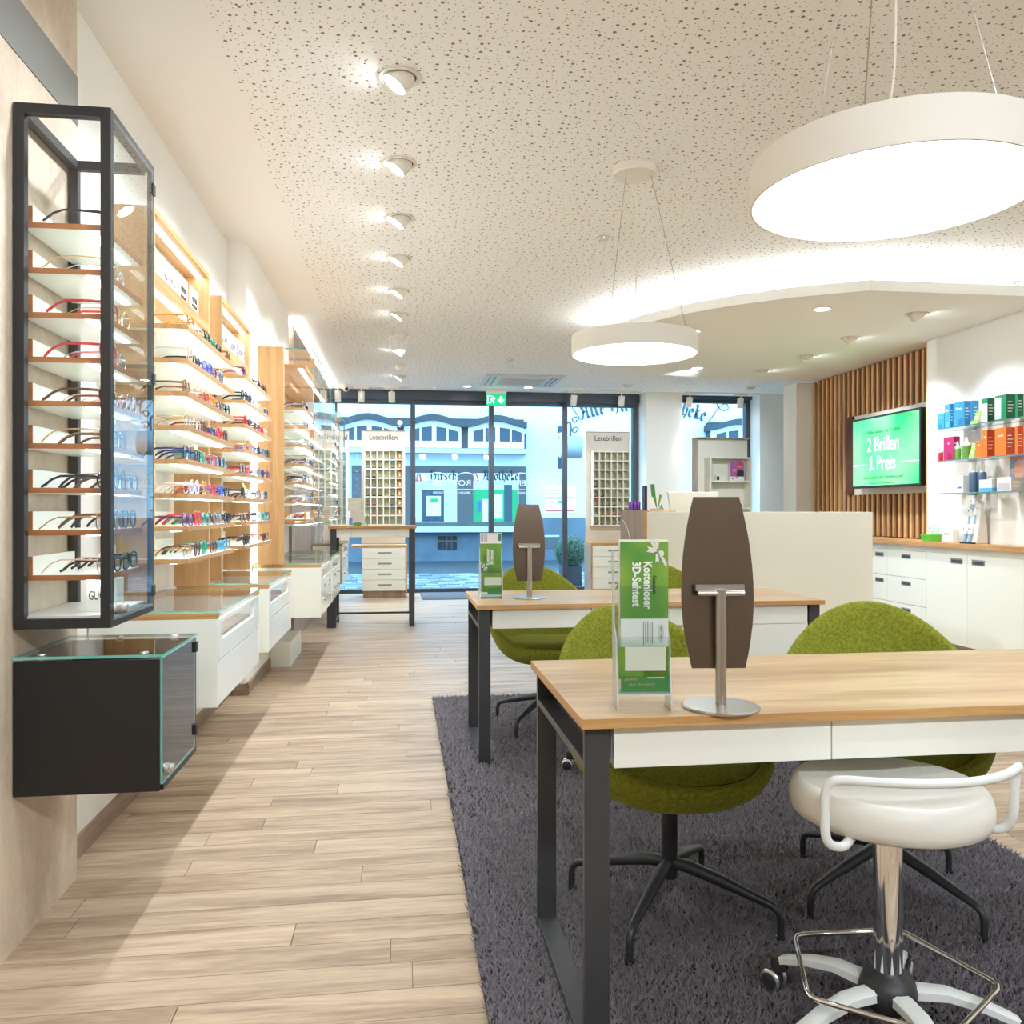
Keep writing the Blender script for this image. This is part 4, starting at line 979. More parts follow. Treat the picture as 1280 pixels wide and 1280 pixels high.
# ------------------------------------------------------------------ slat wall with the screen
sw = thing('slat_wall', 'oak slat wall panel around the green screen', 'wall panel', (4.83, 8, .93))
XS0, XS1 = 4.812, 4.831
ya, yb2 = 6.975, 9.22; pitch = .0935; ny = int((yb2 - ya) / pitch)
TY0, TY1 = atx(1157, 560, 4.78).y, atx(1060, 560, 4.78).y
ZT, ZB = 2.205, 1.365
Box(4.831, 4.858, ya - .0, yb2, .94, 2.705).build('backing_board', M_slatback, sw)
mesh_cache = {}
for k in range(ny + 1):
    y0_ = ya + .05 + k * pitch
    spans = [(.94, ZB), (ZT, 2.70)] if TY0 < y0_ + .015 < TY1 else [(.94, 2.70)]
    for (z0_, z1_) in spans:
        key = (z0_, z1_)
        if key not in mesh_cache: mesh_cache[key] = MB().box(XS0, XS1, 0, .034, z0_, z1_).mesh('slat', M_slat)
        o = bpy.data.objects.new('slat', mesh_cache[key]); col.objects.link(o); adopt(o, sw); o.location = (0, y0_, 0)
Box(4.672, 4.83, 6.951, 6.972, .94, 2.70).build('end_board', M_slat, sw)
Box(4.669, 4.858, 6.951, 8.9, .893, .932).build('ledge', M_oakY, sw)
Box(4.825, 4.8305, TY0 + .0, TY1 - .05, ZB, ZT).build('recess_board', mat('recess_white', (234, 228, 216), .8), sw)
Box(4.80, 4.8305, TY1 - .05, TY1 + .07, ZB, ZT).build('recess_jamb', M_slatback, sw)
tv = thing('wall_screen', 'flat screen showing a green two-glasses offer on the slat wall', 'screen', (4.70, 7.6, 1.42))
tz0, tz1, ty0, ty1, tx = 1.425, 2.135, 7.03, 8.19, 4.66
Box(tx, tx + .055, ty0, ty1, tz0, tz1).build('casing', M_tvb if 'M_tvb' in globals() else M_black, tv, bevel=.003)
Box(tx + .055, 4.824, ty0 + .35, ty1 - .35, tz0 + .2, tz1 - .2).build('wall_mount', M_black, tv)
def screen_mat():
    m = bpy.data.materials.new('screen_image'); m.use_nodes = True; nt = m.node_tree; N, L = nt.nodes, nt.links; b = N['Principled BSDF']
    tc = N.new('ShaderNodeTexCoord'); n = N.new('ShaderNodeTexNoise'); n.inputs['Scale'].default_value = 2.2; n.inputs['Detail'].default_value = 1; L.new(tc.outputs['Object'], n.inputs['Vector'])
    cr = N.new('ShaderNodeValToRGB'); cr.color_ramp.elements[0].position = .3; cr.color_ramp.elements[1].position = .7
    cr.color_ramp.elements[0].color = lin((24, 206, 92)) + (1,); cr.color_ramp.elements[1].color = lin((128, 230, 140)) + (1,)
    L.new(n.outputs['Fac'], cr.inputs[0]); L.new(cr.outputs[0], b.inputs['Emission Color']); b.inputs['Emission Strength'].default_value = .62
    b.inputs['Base Color'].default_value = (.01, .02, .01, 1); b.inputs['Roughness'].default_value = .12; return m
Box(tx - .0012, tx, ty0 + .022, ty1 - .022, tz0 + .022, tz1 - .022).build('display', screen_mat(), tv)
M_scrw = glow('screen_white', (240, 255, 250), .95); M_scrd = glow('screen_dark_green', (20, 120, 60), .6)
ym = (ty0 + ty1) / 2; xx = tx - .0022
text('lettering', '2 Brillen', .2, M_scrw, (xx, ym + .02, 1.845), RIGHTW, tv, bold=.0005, xs=.82)
t1 = text('lettering', '1 Preis', .2, M_scrw, (xx, ym + .03, 1.66), RIGHTW, tv, bold=.0005, xs=.82)
yl = max(v.co.y for v in t1.data.vertices); zl0 = min(v.co.z for v in t1.data.vertices if v.co.y > yl - .02); zl1 = max(v.co.z for v in t1.data.vertices if v.co.y > yl - .02)
MB().box(xx - .0006, xx, yl - .046, yl + .028, zl0, zl0 + .017).prism([(yl + .001, zl1), (yl + .001, zl1 - .024), (yl + .034, zl1 - .042), (yl + .034, zl1 - .022)], xx - .0006, xx, 'x').build('numeral_strokes', M_scrw, tv)
text('lettering', '2 Brillen wählen, nur 1 zahlen', .052, M_scrd, (xx, ym + .03, 1.975), RIGHTW, tv, xs=.95)
text('lettering', 'Auf alle Gestelle & ohne Stärkenbegrenzungen*', .045, M_scrd, (xx, ym + .02, 1.525), RIGHTW, tv, xs=.8)
text('lettering', '*Nur beim Kauf von zwei kompletten Brillen', .022, M_scrd, (xx, ym + .03, 1.468), RIGHTW, tv)
Box(xx - .0008, xx, ty1 - .24, ty1 - .024, 1.652, 1.662).build('rule', M_scrw, tv); Box(xx - .0008, xx, ty0 + .024, ty0 + .29, 1.652, 1.662).build('rule', M_scrw, tv)

# ------------------------------------------------------------------ right cabinets, glass shelves, products
wt = thing('worktop', 'long oak worktop along the right wall', 'worktop', (4.56, 7, .89))
MB().box(4.465, 4.668, 5.52, 6.949, .893, .932, mm=[1, 0, 1, 1, 1, 1]).box(4.465, 4.668, 6.949, 8.9, .893, .932, mm=[1, 0, 1, 1, 1, 1]).build('board', [M_oakY, M_oakY], wt)
yc = [5.56] + [atx(u, 720, 4.5).y for u in (1209, 1158, 1109)] + [7.55, 8.25]
def base_unit(label, y0, y1, doors):
    b = thing('base_cabinet', label, 'cabinet', (4.58, (y0 + y1) / 2, 0))
    xb = 4.666 if y1 < 6.95 else 4.668
    Box(4.52, xb, y0 + .001, y1 - .001, .10, .892).build('carcass', M_lacq, b)
    Box(4.55, xb, y0 + .001, y1 - .001, 0, .10).build('plinth', M_taupe, b)
    if doors:
        d = Box(4.50, 4.519, y0 + .002, y1 - .002, .104, .842).build('door', M_lacq, b, bevel=.001)
        yh = y0 + .13 if doors > 1 else y1 - .13
        Box(4.4985, 4.501, yh - .075, yh + .075, .765, .81).build('handle', M_handle, d); Box(4.4975, 4.4986, yh - .062, yh + .062, .772, .797).build('recess', M_handle2, d)
    else:
        for k, (za, zb) in enumerate(((.10, .36), (.36, .60), (.60, .842))):
            d = Box(4.50, 4.519, y0 + .002, y1 - .002, za + .002, zb - .002).build('drawer', M_lacq, b, bevel=.001)
            yh = (y0 + y1) / 2
            Box(4.4985, 4.501, yh - .07, yh + .07, zb - .075, zb - .035).build('handle', M_handle, d); Box(4.4975, 4.4986, yh - .058, yh + .058, zb - .068, zb - .045).build('recess', M_handle2, d)
    Box(4.505, 4.519, y0 + .001, y1 - .001, .844, .892).build('rail', M_lacq, b)
base_unit('white base cabinet with one door at the near end of the right wall', yc[0], yc[1], 1)
base_unit('white base cabinet with one door, second from the near end of the right wall', yc[1], yc[2], 2)
base_unit('white three-drawer base cabinet beside the two doors', yc[2], yc[3], 0)
base_unit('white three-drawer base cabinet half hidden by the counter panel', yc[3], yc[4], 0)
base_unit('white three-drawer base cabinet fully behind the counter', yc[4], yc[5], 0)
tag(Box(4.49, 4.666, 5.53, 5.558, .0, .892).build('end_panel', M_cream), 'cream end panel closing the right cabinets', 'panel')

def zsh(v): return v
SH = [atx(1168, 537.3, 4.47).z, atx(1168, 577, 4.47).z, atx(1168, 616.8, 4.47).z]
for k in range(3):
    g = thing('glass_shelf', '%s glass shelf on the right wall' % ('top', 'middle', 'bottom')[k], 'shelf', (4.56, 6.2, SH[k]))
    MB().box(4.46, 4.669, 5.2, atx(1167.5, 600, 4.47).y, SH[k] - .008, SH[k], mm=EDGE).build('glass_plate', [M_glass, mat('dark_glass_edge_%d' % k, (88, 150, 146), .15, alpha=.85)], g)
    for yy in (5.4, 6.3): Box(4.60, 4.669, yy, yy + .02, SH[k] - .02, SH[k] - .0085).build('bracket', M_alu, g)
def carton(label, u0, u1, us, vt, k, front, side=None, xf=4.485, group=None, word=None, wm=None, extra=None, name='product_box', z=None):
    z = SH[k] if z is None else z
    y1_ = atx(u0, 560, xf).y; y0_ = atx(u1, 560, xf).y; h = atx(u1, vt, xf).z - z
    d = max(.03, min(.16, (us - u1) / 1050 * y0_ * 1.05 / .80)) if us else .06
    d = min(d, 4.66 - xf)
    t = thing(name, label, 'box', (xf + d / 2, (y0_ + y1_) / 2, z), group)
    MB().box(xf, xf + d, y0_, y1_, z + .0004, z + h, mm=[0, 0, 1, 1, 0, 0]).build('carton', [front, side or front], t, bevel=.0008)
    if word: text('lettering', word, min(.03, h * .16), wm or M_printw, (xf - .0006, (y0_ + y1_) / 2, z + h * .72), RIGHTW, t, bold=.0006, xs=.85)
    if extra:
        fa, fb, fc, fd, m = extra
        Box(xf - .0007, xf, y0_ + (y1_ - y0_) * fa, y0_ + (y1_ - y0_) * fb, z + h * fc, z + h * fd).build('print_patch', m, t)
    if us:
        for q_ in range(4):
            Box(xf + d * .15, xf + d * (.6 + .08 * (q_ % 3)), y0_ - .0006, y0_, z + h * (.3 + .13 * q_), z + h * (.335 + .13 * q_)).build('text_line', M_printw, t)
    return t
B1 = mat('carton_sky_blue', (64, 158, 206), .4); B2 = mat('carton_blue_side', (46, 132, 186), .4); G1 = mat('carton_green', (32, 146, 96), .4); G2 = mat('carton_dark_green', (18, 112, 70), .4)
O1 = mat('carton_orange', (244, 134, 40), .4); O2 = mat('carton_red_orange', (226, 84, 34), .4); R1 = mat('carton_magenta', (194, 36, 104), .4); R2 = mat('carton_dark_magenta', (158, 20, 76), .4)
LIME = mat('lime_card', (172, 208, 84), .5); MINT = mat('mint_print', (220, 236, 224), .5); SKYL = mat('sky_blue_pack', (92, 178, 226), .4)
carton('small sky-blue carton at the left end of the top glass shelf', 1171.5, 1180, 0, 516, 0, B1, word='M', extra=(.3, .8, .05, .3, B2))
carton('tall narrow sky-blue carton, second on the top glass shelf', 1180.8, 1188, 1191, 504.5, 0, B1, B2, word='M', extra=(.2, .7, .05, .25, SKYL))
carton('large sky-blue carton, third on the top glass shelf', 1191.8, 1205.5, 1212.5, 501, 0, B1, B2, word='M care', extra=(.1, .6, .04, .3, B2))
carton('sky-blue carton fourth on the top glass shelf, behind the lime card', 1213, 1217, 1223, 500.5, 0, B2, B1)
carton('green and white carton in the middle of the top glass shelf', 1227.6, 1234.3, 1243, 497, 0, MINT, G2, extra=(0, 1, .78, .98, G1))
carton('large green carton with white print on the top glass shelf', 1243.5, 1258, 1268.5, 492.5, 0, G1, G2, extra=(.45, 1, .05, .9, MINT))
carton('dark green carton at the right end of the top glass shelf', 1269, 1272, 1279, 492, 0, G1, G2)
carton('magenta carton on the middle glass shelf', 1179.5, 1192, 1199, 545.5, 1, R1, R2, word='M', extra=(.2, .6, .05, .3, R2))
carton('small orange carton on the middle glass shelf', 1219, 1227.6, 0, 550.5, 1, O1, word='M')
carton('tall orange carton on the middle glass shelf', 1228, 1234, 1243, 537, 1, O1, O2, word='M')
carton('large orange carton on the middle glass shelf', 1243.5, 1257.8, 1268, 534, 1, O1, O2, word='mono')
carton('orange carton at the right end of the middle glass shelf', 1268.6, 1272, 1279, 533, 1, O1, O2)
def leancard(label, u0, u1, vt, k):
    y1_, y0_ = atx(u0, 560, 4.49).y, atx(u1, 560, 4.49).y; h = atx(u1, vt, 4.49).z - SH[k]
    t = thing('price_card', label, 'card', (4.5, (y0_ + y1_) / 2, SH[k]))
    MB().prism([(4.475, SH[k] + .0005), (4.478, SH[k] + .0005), (4.515, SH[k] + h), (4.512, SH[k] + h)], y0_, y1_, 'y').build('card', LIME, t)
    for q_ in range(3):
        f = .35 + .18 * q_
        MB().prism([(4.4745 + .037 * f, SH[k] + h * f), (4.4745 + .037 * (f + .06), SH[k] + h * (f + .06)), (4.476 + .037 * (f + .06), SH[k] + h * (f + .06)), (4.476 + .037 * f, SH[k] + h * f)], y0_ + .01, y1_ - .01, 'y').build('text_line', M_printw, t)
leancard('lime leaning price card on the top glass shelf', 1214.5, 1224.5, 513, 0)
leancard('lime leaning price card on the middle glass shelf', 1212.5, 1218.5, 553, 1)
def bottle(label, u, vt, r, k, m, capm, white=True, x=4.52):
    y_ = atx(u, 560, x).y; z = SH[k] + .0005; h = atx(u, vt, x).z - z
    t = thing('bottle', label, 'bottle', (x, y_, z))
    MB().lathe([(0, z), (r, z), (r, z + h * .64), (r * .8, z + h * .68), (0, z + h * .68)], 24, (x, y_, 0)).build('body', m, t, smooth=40)
    MB().lathe([(r * 1.01, z + h * .60), (r * 1.01, z + h * .69), (r * .5, z + h * .73), (r * .42, z + h * .82), (r * .2, z + h), (0, z + h)] if white else [(r * .5, z + h * .68), (r * .45, z + h * .75), (r * .5, z + h * .76), (r * .5, z + h), (0, z + h)], 20, (x, y_, 0)).build('cap', capm, t, smooth=40)
    return t
BG = mat('bottle_green', (112, 164, 72), .35); BR = mat('bottle_red', (196, 30, 52), .35); BB = mat('bottle_slate_blue', (72, 96, 122), .3)
bottle('small red dropper bottle on the middle glass shelf', 1176, 558.5, .019, 1, BR, M_printw)
bottle('small green dropper bottle beside the magenta carton', 1197, 551.5, .025, 1, BG, M_printw)
bottle('large green dropper bottle on the middle glass shelf', 1208.5, 546.5, .036, 1, BG, M_printw)
bottle('slate-blue bottle with white cap, left one on the bottom glass shelf', 1217, 578.5, .034, 2, BB, M_printw, False)
bottle('slate-blue bottle with white cap, right one on the bottom glass shelf', 1227.5, 578.5, .034, 2, BB, M_printw, False, 4.55)
WB = mat('carton_white', (236, 234, 228), .45)
carton('white carton with blue sketch lines on the bottom glass shelf', 1183, 1204, 1211, 594.5, 2, WB, extra=(.1, .35, .25, .35, B2))
carton('small white carton in front of the slate-blue bottles', 1224, 1239.5, 1245, 599, 2, WB, xf=4.475)
carton('flat sky-blue pack lying on the bottom glass shelf', 1224.5, 1240, 0, 609.5, 2, SKYL, xf=4.463)
carton('tissue carton with a floral print on the bottom glass shelf', 1246, 1264, 1279, 596.5, 2, WB, mat('carton_beige_side', (206, 186, 164), .5), extra=(.1, .9, .1, .6, mat('floral_print', (206, 200, 206), .5, var=.35, vscale=120)))
lfp = thing('leaflet_display', 'blue upright leaflet with a pale face at the right end of the bottom shelf', 'leaflet', (4.6, 5.65, SH[2]))
y1_, y0_ = atx(1262, 590, 4.6).y, atx(1290, 590, 4.6).y; zt_ = atx(1270, 571, 4.6).z
Box(4.60, 4.604, y0_, y1_, SH[2] + .001, zt_).build('card', mat('dusty_blue_print', (116, 164, 192), .5), lfp)
mb = MB(); mb.prism([(y1_ - .10 + .055 * math.cos(t), zt_ - .10 + .075 * math.sin(t)) for t in [k * PI / 8 for k in range(16)]], 4.599, 4.6, 'x'); mb.prism([(y1_ - .03 + .02 * math.cos(t), zt_ - .11 + .025 * math.sin(t)) for t in [k * PI / 6 for k in range(12)]], 4.599, 4.6, 'x')
mb.build('face_print', mat('skin_print', (222, 170, 146), .5), lfp); Box(4.5993, 4.6, y0_, y1_, zt_ - .022, zt_ - .006).build('coral_line', mat('coral_line', (226, 120, 110), .5), lfp)
# on the worktop
ZW = .9325
yy = atx(1164, 676, 4.56).y
dp = thing('green_dispenser', 'small bright green dispenser with white tubes on the oak worktop', 'dispenser', (4.56, yy, ZW))
MB().lathe([(0, ZW), (.075, ZW), (.085, ZW + .06), (.08, ZW + .062), (0, ZW + .045)], 28, (4.56, yy, 0)).build('tray', mat('bright_green_plastic', (104, 196, 60), .35), dp, smooth=40)
for k, (dy_, h_) in enumerate(((-.045, .15), (.0, .12), (.02, .14))):
    MB().prism([(yy + dy_ - .016, ZW + .046), (yy + dy_ + .016, ZW + .046), (yy + dy_ + .018, ZW + h_ - .02), (yy + dy_, ZW + h_), (yy + dy_ - .018, ZW + h_ - .02)], 4.515 + .02 * k, 4.528 + .02 * k, 'x').build('white_tube', M_printw, dp)
    MB().lathe([(0, 4.512 + .02 * k), (.007, 4.512 + .02 * k), (.007, 4.515 + .02 * k), (0, 4.515 + .02 * k)], 12, (0, yy + dy_, ZW + h_ - .035), axis='x').build('tube_print', G1, dp)
MB().prism([(yy + .02 + .07 * math.cos(t), ZW + .10 + .06 * math.sin(t)) for t in [k * PI / 4 for k in range(8)]], 4.60, 4.606, 'x').build('header_card', M_acryE, dp)
yy = atx(1186, 678, 4.58).y
ws = thing('white_sign', 'small white block sign with two text lines on the worktop', 'sign', (4.58, yy, ZW))
Box(4.56, 4.62, yy - .075, yy + .05, ZW, atx(1186, 661.5, 4.56).z).build('block', M_printw, ws, bevel=.002)
text('lettering', 'NUR 5,99', .022, M_inkg, (4.5594, yy - .01, ZW + .068), RIGHTW, ws); text('lettering', 'AKTION', .018, M_gold, (4.5594, yy - .01, ZW + .038), RIGHTW, ws)
yy = atx(1212, 680, 4.56).y
sp_ = thing('spray_display', 'pale curved display of five small spray bottles on the worktop', 'display', (4.58, yy, ZW))
pr = [(4.645, ZW), (4.645, ZW + .05), (4.64, ZW + .16), (4.62, ZW + .24), (4.62, ZW + .33), (4.60, ZW + .345), (4.585, ZW + .32), (4.575, ZW + .2), (4.555, ZW + .06), (4.54, ZW)]
MB().prism(pr, yy - .10, yy + .03, 'y').build('body', mat('pale_display_plastic', (226, 222, 214), .35), sp_, bevel=.006, smooth=40)
Box(4.50, 4.54, yy - .10, yy + .04, ZW, ZW + .012).build('base', M_black, sp_)
BLS = mat('blue_clear_plastic', (150, 186, 214), .25)
for k, (dy_, dz_) in enumerate(((.03, .0), (-.03, .0), (.02, .145), (-.045, .15), (-.02, .26))):
    b_ = MB().lathe([(0, 0), (.014, 0), (.014, .075), (0, .08)], 14).build('bottle', BLS, sp_, smooth=40)
    c_ = MB().lathe([(0, .07), (.019, .07), (.021, .10), (.018, .135), (.008, .145), (0, .145)], 14).build('cap', M_printw, sp_, smooth=40)
    e_ = MB().lathe([(0, .022), (.006, .022), (.006, .0235), (0, .0235)], 10, (0, 0, .115), axis='x').build('cap_print', M_ink, sp_)
    e_.data.transform(Matrix.Scale(-1, 4, (1, 0, 0)))
    for o in (b_, c_, e_):
        o.location = (4.535 + (.035 if dz_ > .1 else 0), yy + dy_, ZW + .013 + dz_); o.rotation_euler = (0, .16, 0); o.scale = (.9, .9, .9 if dz_ < .25 else .6)

# ------------------------------------------------------------------ pendant lamps
M_shade = mat('white_shade', (238, 232, 220), .6)
def pendant(label, x, y, zb, r, h):
    p = thing('pendant_lamp', label, 'lamp', (x, y, zb), 'round pendant lamps')
    n = 72
    MB().lathe([(r - .006, zb), (r, zb), (r, zb + h), (0, zb + h), ], n, (x, y, 0), cap=False).build('shade', M_shade, p, smooth=40)
    MB().lathe([(0, zb + .004), (r - .006, zb + .004)][::-1], n, (x, y, 0)).build('diffuser', M_disc, p)
    MB().lathe([(0, ZC - .04), (.105, ZC - .04), (.11, ZC - .035), (.11, ZC - .0005), (0, ZC - .0005)], 40, (x, y, 0)).build('canopy', M_shade, p, smooth=40)
    for k in range(3):
        a = PI / 2 + .3 + k * 2 * PI / 3
        MB().tube([(x + (r - .05) * math.cos(a), y + (r - .05) * math.sin(a), zb + h), (x + .085 * math.cos(a), y + .085 * math.sin(a), ZC - .038)], .0016, 6).build('suspension_wire', M_steel, p)
    MB().tube(smooth_path([(x - .02, y, zb + h), (x - .022, y, zb + h + .08), (x + .01, y, zb + h + .25), (x + .012, y, ZC - .038)], 5), .003, 6).build('power_cord', M_shade, p)
    return p
pendant('large round white pendant lamp over the front table', 1.235, 1.985, 1.99, .345, .10)
pendant('round white pendant lamp over the rear table', 1.18, 4.15, 1.99, .318, .095)
pendant('added unseen pendant lamp behind the camera, for fill', 1.2, -.9, 1.99, .345, .10)  # unseen lamp added for fill light from the rear of the room

# ------------------------------------------------------------------ recessed gimbal spots and downlights
def make_gimbal():
    s = thing('ceiling_spot', '', 'ceiling light', (0, 0, 0))
    MB().lathe([(.066, 0), (.085, -.001), (.086, -.006), (.082, -.008), (.066, -.004)], 36, cap=False).build('trim_ring', M_shade, s, smooth=40)
    MB().lathe([(0, .0), (.066, .0), (.066, -.002), (0, -.002)], 30).build('recess', M_handle2, s)
    R = Matrix.Translation((.008, 0, .012)) @ Matrix.Rotation(math.radians(34), 4, 'Y')
    h = MB().lathe([(0, .03), (.05, .02), (.060, -.0), (.054, -.05), (.050, -.056)], 30, cap=False).build('head', M_shade, s, smooth=50); h.data.transform(R)
    l = MB().lathe([(0, -.0555), (.050, -.0555)][::-1], 30).build('lens', M_lampon, s); l.data.transform(R)
    return s
gim = make_gimbal()
gy_ = [3.40, 4.24, 5.04, 5.83, 6.70, 7.50, 8.38, 9.22, 10.13, 10.97]
for k, y in enumerate(gy_):
    o = gim if k == 0 else dup(gim)
    o.location = (.0, y, ZC - .0005); o['label'] = 'tilted white ceiling spot, %s from the front along the left wall' % ORD[k]; o['group'] = 'tilted spots along the left wall'
    if k in (6, 8):      # two of the row are turned to the reading-glasses tower
        o.rotation_euler = (0, 0, -PI / 2); spot('spot_light', (0, y + .05, ZC - .06), (-.2, 11.8, 1.5), 24, 1.1, .7)
    else: spot('spot_light', (-.04, y, ZC - .06), (-.95, y, 1.35), 26, 1.75, .6)
for k, y in enumerate((2.57, 1.74, .6, -1.2)):  # row carried on out of view, added to brighten the near concrete wall
    spot('spot_light', (-.04, y, ZC - .03), (-.95, y, 1.35), 28, 1.75, .6)
    o = dup(gim); o.location = (.0, y, ZC - .0005); o['label'] = 'added unseen ceiling spot above the camera, %s of four' % ORD[k]; o['group'] = 'tilted spots along the left wall'
for k, (x, y) in enumerate(((-.3, -1.6), (.7, -1.6), (1.7, -1.6), (2.7, -1.6))):  # unseen spots added to light the drawer fronts from behind the camera
    o = dup(gim); o.location = (x, y, ZC - .0005); o.rotation_euler = (0, 0, -PI / 2); o['group'] = 'added fill spots behind the camera'
    o['label'] = 'added unseen fill spot behind the camera, %s from the left' % ORD[k]
    spot('spot_light', (x, y + .05, ZC - .06), (x * .6 + .3, 2.6, .6), 33, 1.7, .8, radius=.09)
SZ_ = 2.71
for k, (x, y, t) in enumerate(((3.874, 8.62, 0), (3.94, 7.76, 0), (3.90, 6.885, 0), (3.93, 5.98, 0))):
    o = dup(gim); o.location = (x, y, SZ_ - .0005); o.rotation_euler = (0, 0, PI); o['group'] = 'tilted spots in the ceiling sail'
    o['label'] = 'tilted white spot in the ceiling sail, %s from the far end' % ORD[k]
    spot('spot_light', (x + .04, y, SZ_ - .05), (4.66, y, 1.2) if k else (4.5, 12.0, 1.4), (24, 26, 24, 13)[k], 1.5 if k else .9, .6)
def make_down():
    s = thing('downlight', '', 'ceiling light', (0, 0, 0))
    MB().lathe([(.052, 0), (.068, -.001), (.069, -.005), (.066, -.007), (.052, -.003)], 32, cap=False).build('trim_ring', M_shade, s, smooth=40)
    MB().lathe([(0, -.002), (.052, -.002)][::-1], 30).build('lens', M_lampon, s)
    return s
dn = make_down(); first = True
for x, y, z, l in ((2.446, 6.815, SZ_, 'downlight in the sail beside the rear pendant lamp'), (3.12, 8.57, SZ_, 'downlight in the sail near its far edge'), (3.136, 5.93, SZ_, 'downlight in the sail near its front corner'),
                   (.935, 11.75, ZC, 'downlight left of the exit sign'), (1.80, 11.75, ZC, 'downlight in front of the ceiling cassette, right of the exit sign')):
    o = dn if first else dup(dn); first = False
    o.location = (x, y, z - .0005); o['label'] = l; o['group'] = 'round downlights'
    spot('down_light', (x, y, z - .02), (2.9, 11.8, 1.3) if y == 8.57 else (x, y, 0), 60 if y == 8.57 else 36, 1.4 if y == 8.57 else 2.2, .6)
for k, (x, y) in enumerate(((2.6, 2.6), (3.8, 4.0), (2.6, .6), (3.9, 1.8), (1.2, -2.8), (3.4, -1.6)  )):  # invisible fill lamps added out of view, dressed with downlight fixtures
    if True:
        o = dup(dn); o.location = (x, y, ZC - .0005); o['label'] = 'added unseen downlight behind or beside the camera, %s of that set' % ORD[k]; o['group'] = 'added downlights out of view'
    spot('down_light', (x, y, ZC - .02), (x, y, 0), 20 if x < 3 else 11, 2.4, .6)

# track lights at the window
tk = thing('track_rail', 'white lighting track on the ceiling along the window wall', 'track', (2, 11.9, ZC))
for a, b_ in ((-.9, .5), (2.3, 3.5), (4.15, 5.3)): Box(a, b_, 11.86, 11.90, ZC - .022, ZC - .0005).build('rail', M_shade, tk)
def make_track():
    s = thing('track_spot', '', 'ceiling light', (0, 0, 0))
    Box(-.09, .09, -.018, .018, -.045, -.0225).build('adapter', M_shade, s, bevel=.002)
    MB().tube([(0, 0, -.045), (0, 0, -.085)], .008, 8).build('stem', M_shade, s)
    h = MB().lathe([(0, 0), (.038, 0), (.040, -.004), (.040, -.145), (.036, -.15)], 24, cap=False).build('head', M_shade, s, smooth=40)
    l = MB().lathe([(0, -.147), (.037, -.147)][::-1], 24).build('lens', M_lampon, s)
    for o in (h, l): o.location = (0, 0, -.078); o.rotation_euler = (math.radians(14), 0, 0)
    return s
ts = make_track()
for k, (x, r) in enumerate(((-.86, .0), (-.535, .1), (-.115, -.05), (2.49, .25), (3.19, -.05), (4.22, .2), (5.0, -.1))):
    o = ts if k == 0 else dup(ts)
    o.location = (x, 11.88, ZC); o.rotation_euler = (0, 0, r); o.scale = (1.15, 1.15, 1.0); o['label'] = 'white track spot at the window, %s from the left' % ORD[k]; o['group'] = 'track spots at the window'
    spot('track_light', (x, 11.92, 2.66), (x, 11.2, .5), 26, 1.3, .5)

cm = thing('dome_camera', 'small white security camera with a dark eye on the left end of the window beam', 'camera', (-.74, 11.75, 2.86))
MB().lathe([(0, ZC - .0005), (.06, ZC - .0005), (.06, ZC - .03), (.055, ZC - .05), (.045, ZC - .085), (.02, ZC - .105), (0, ZC - .108)], 24, (-.74, 11.75, 0)).build('dome', M_shade, cm, smooth=50)
e = MB().lathe([(0, 0), (.024, 0), (.02, .02), (0, .024)], 16).build('eye', COL['black'], cm, smooth=50); e.location = (-.725, 11.705, ZC - .075); e.rotation_euler = (math.radians(105), 0, .3)
for x, y, l in ((1.277, 5.20, 'small smoke detector on the ceiling behind the rear pendant wires'), (1.253, 9.53, 'small smoke detector in front of the ceiling cassette'), (3.118, 11.3, 'round white ceiling spot by the window pillar'), (4.9, 11.3, 'round white ceiling spot before the second window')):  # the two near the windows are ceiling spots, modelled as plain discs
    s = thing('ceiling_fitting', l, 'detector', (x, y, ZC))
    rr = .05 if y > 11 else .034
    MB().lathe([(0, ZC - .0005), (rr * 1.5, ZC - .0005), (rr * 1.5, ZC - .01), (0, ZC - .01)], 24, (x, y, 0)).build('base', M_shade, s, smooth=40)
    MB().lathe([(rr, ZC - .0101), (rr * .9, ZC - .03), (0, ZC - .034)], 24, (x, y, 0)).build('sensor', M_alu, s, smooth=40)

ac = thing('air_conditioner', 'flat white air conditioning cassette in the ceiling near the window', 'air conditioner', (1.6, 11.15, ZC))
ax0, ax1, ay0, ay1 = 1.09, 2.12, 10.63, 11.62
MB().box(ax0, ax1, ay0, ay1, ZC - .014, ZC - .0005).box(ax0, ax1, ay0, ay0 + .03, ZC - .03, ZC - .014).build('cover', mat('grey_white_plastic', (214, 218, 220), .4), ac, bevel=.004)
for k in range(4):
    xa = ax0 + .22 + k * .15; Box(xa + .004, xa + .146, ay0 + .28, ay1 - .18, ZC - .018, ZC - .0141).build('grille_panel', mat('beige_grille_%d' % k, (204, 192, 174), .6), ac)
for xa in (ax0 + .06, ax0 + .13, ax1 - .15, ax1 - .09): Box(xa, xa + .02, ay0 + .15, ay1 - .1, ZC - .0165, ZC - .0141).build('air_slot', mat('grey_slot', (150, 158, 162), .5) if xa == ax0 + .06 else MATS.setdefault('slot', mat('dark_slot', (120, 134, 138), .5)), ac)

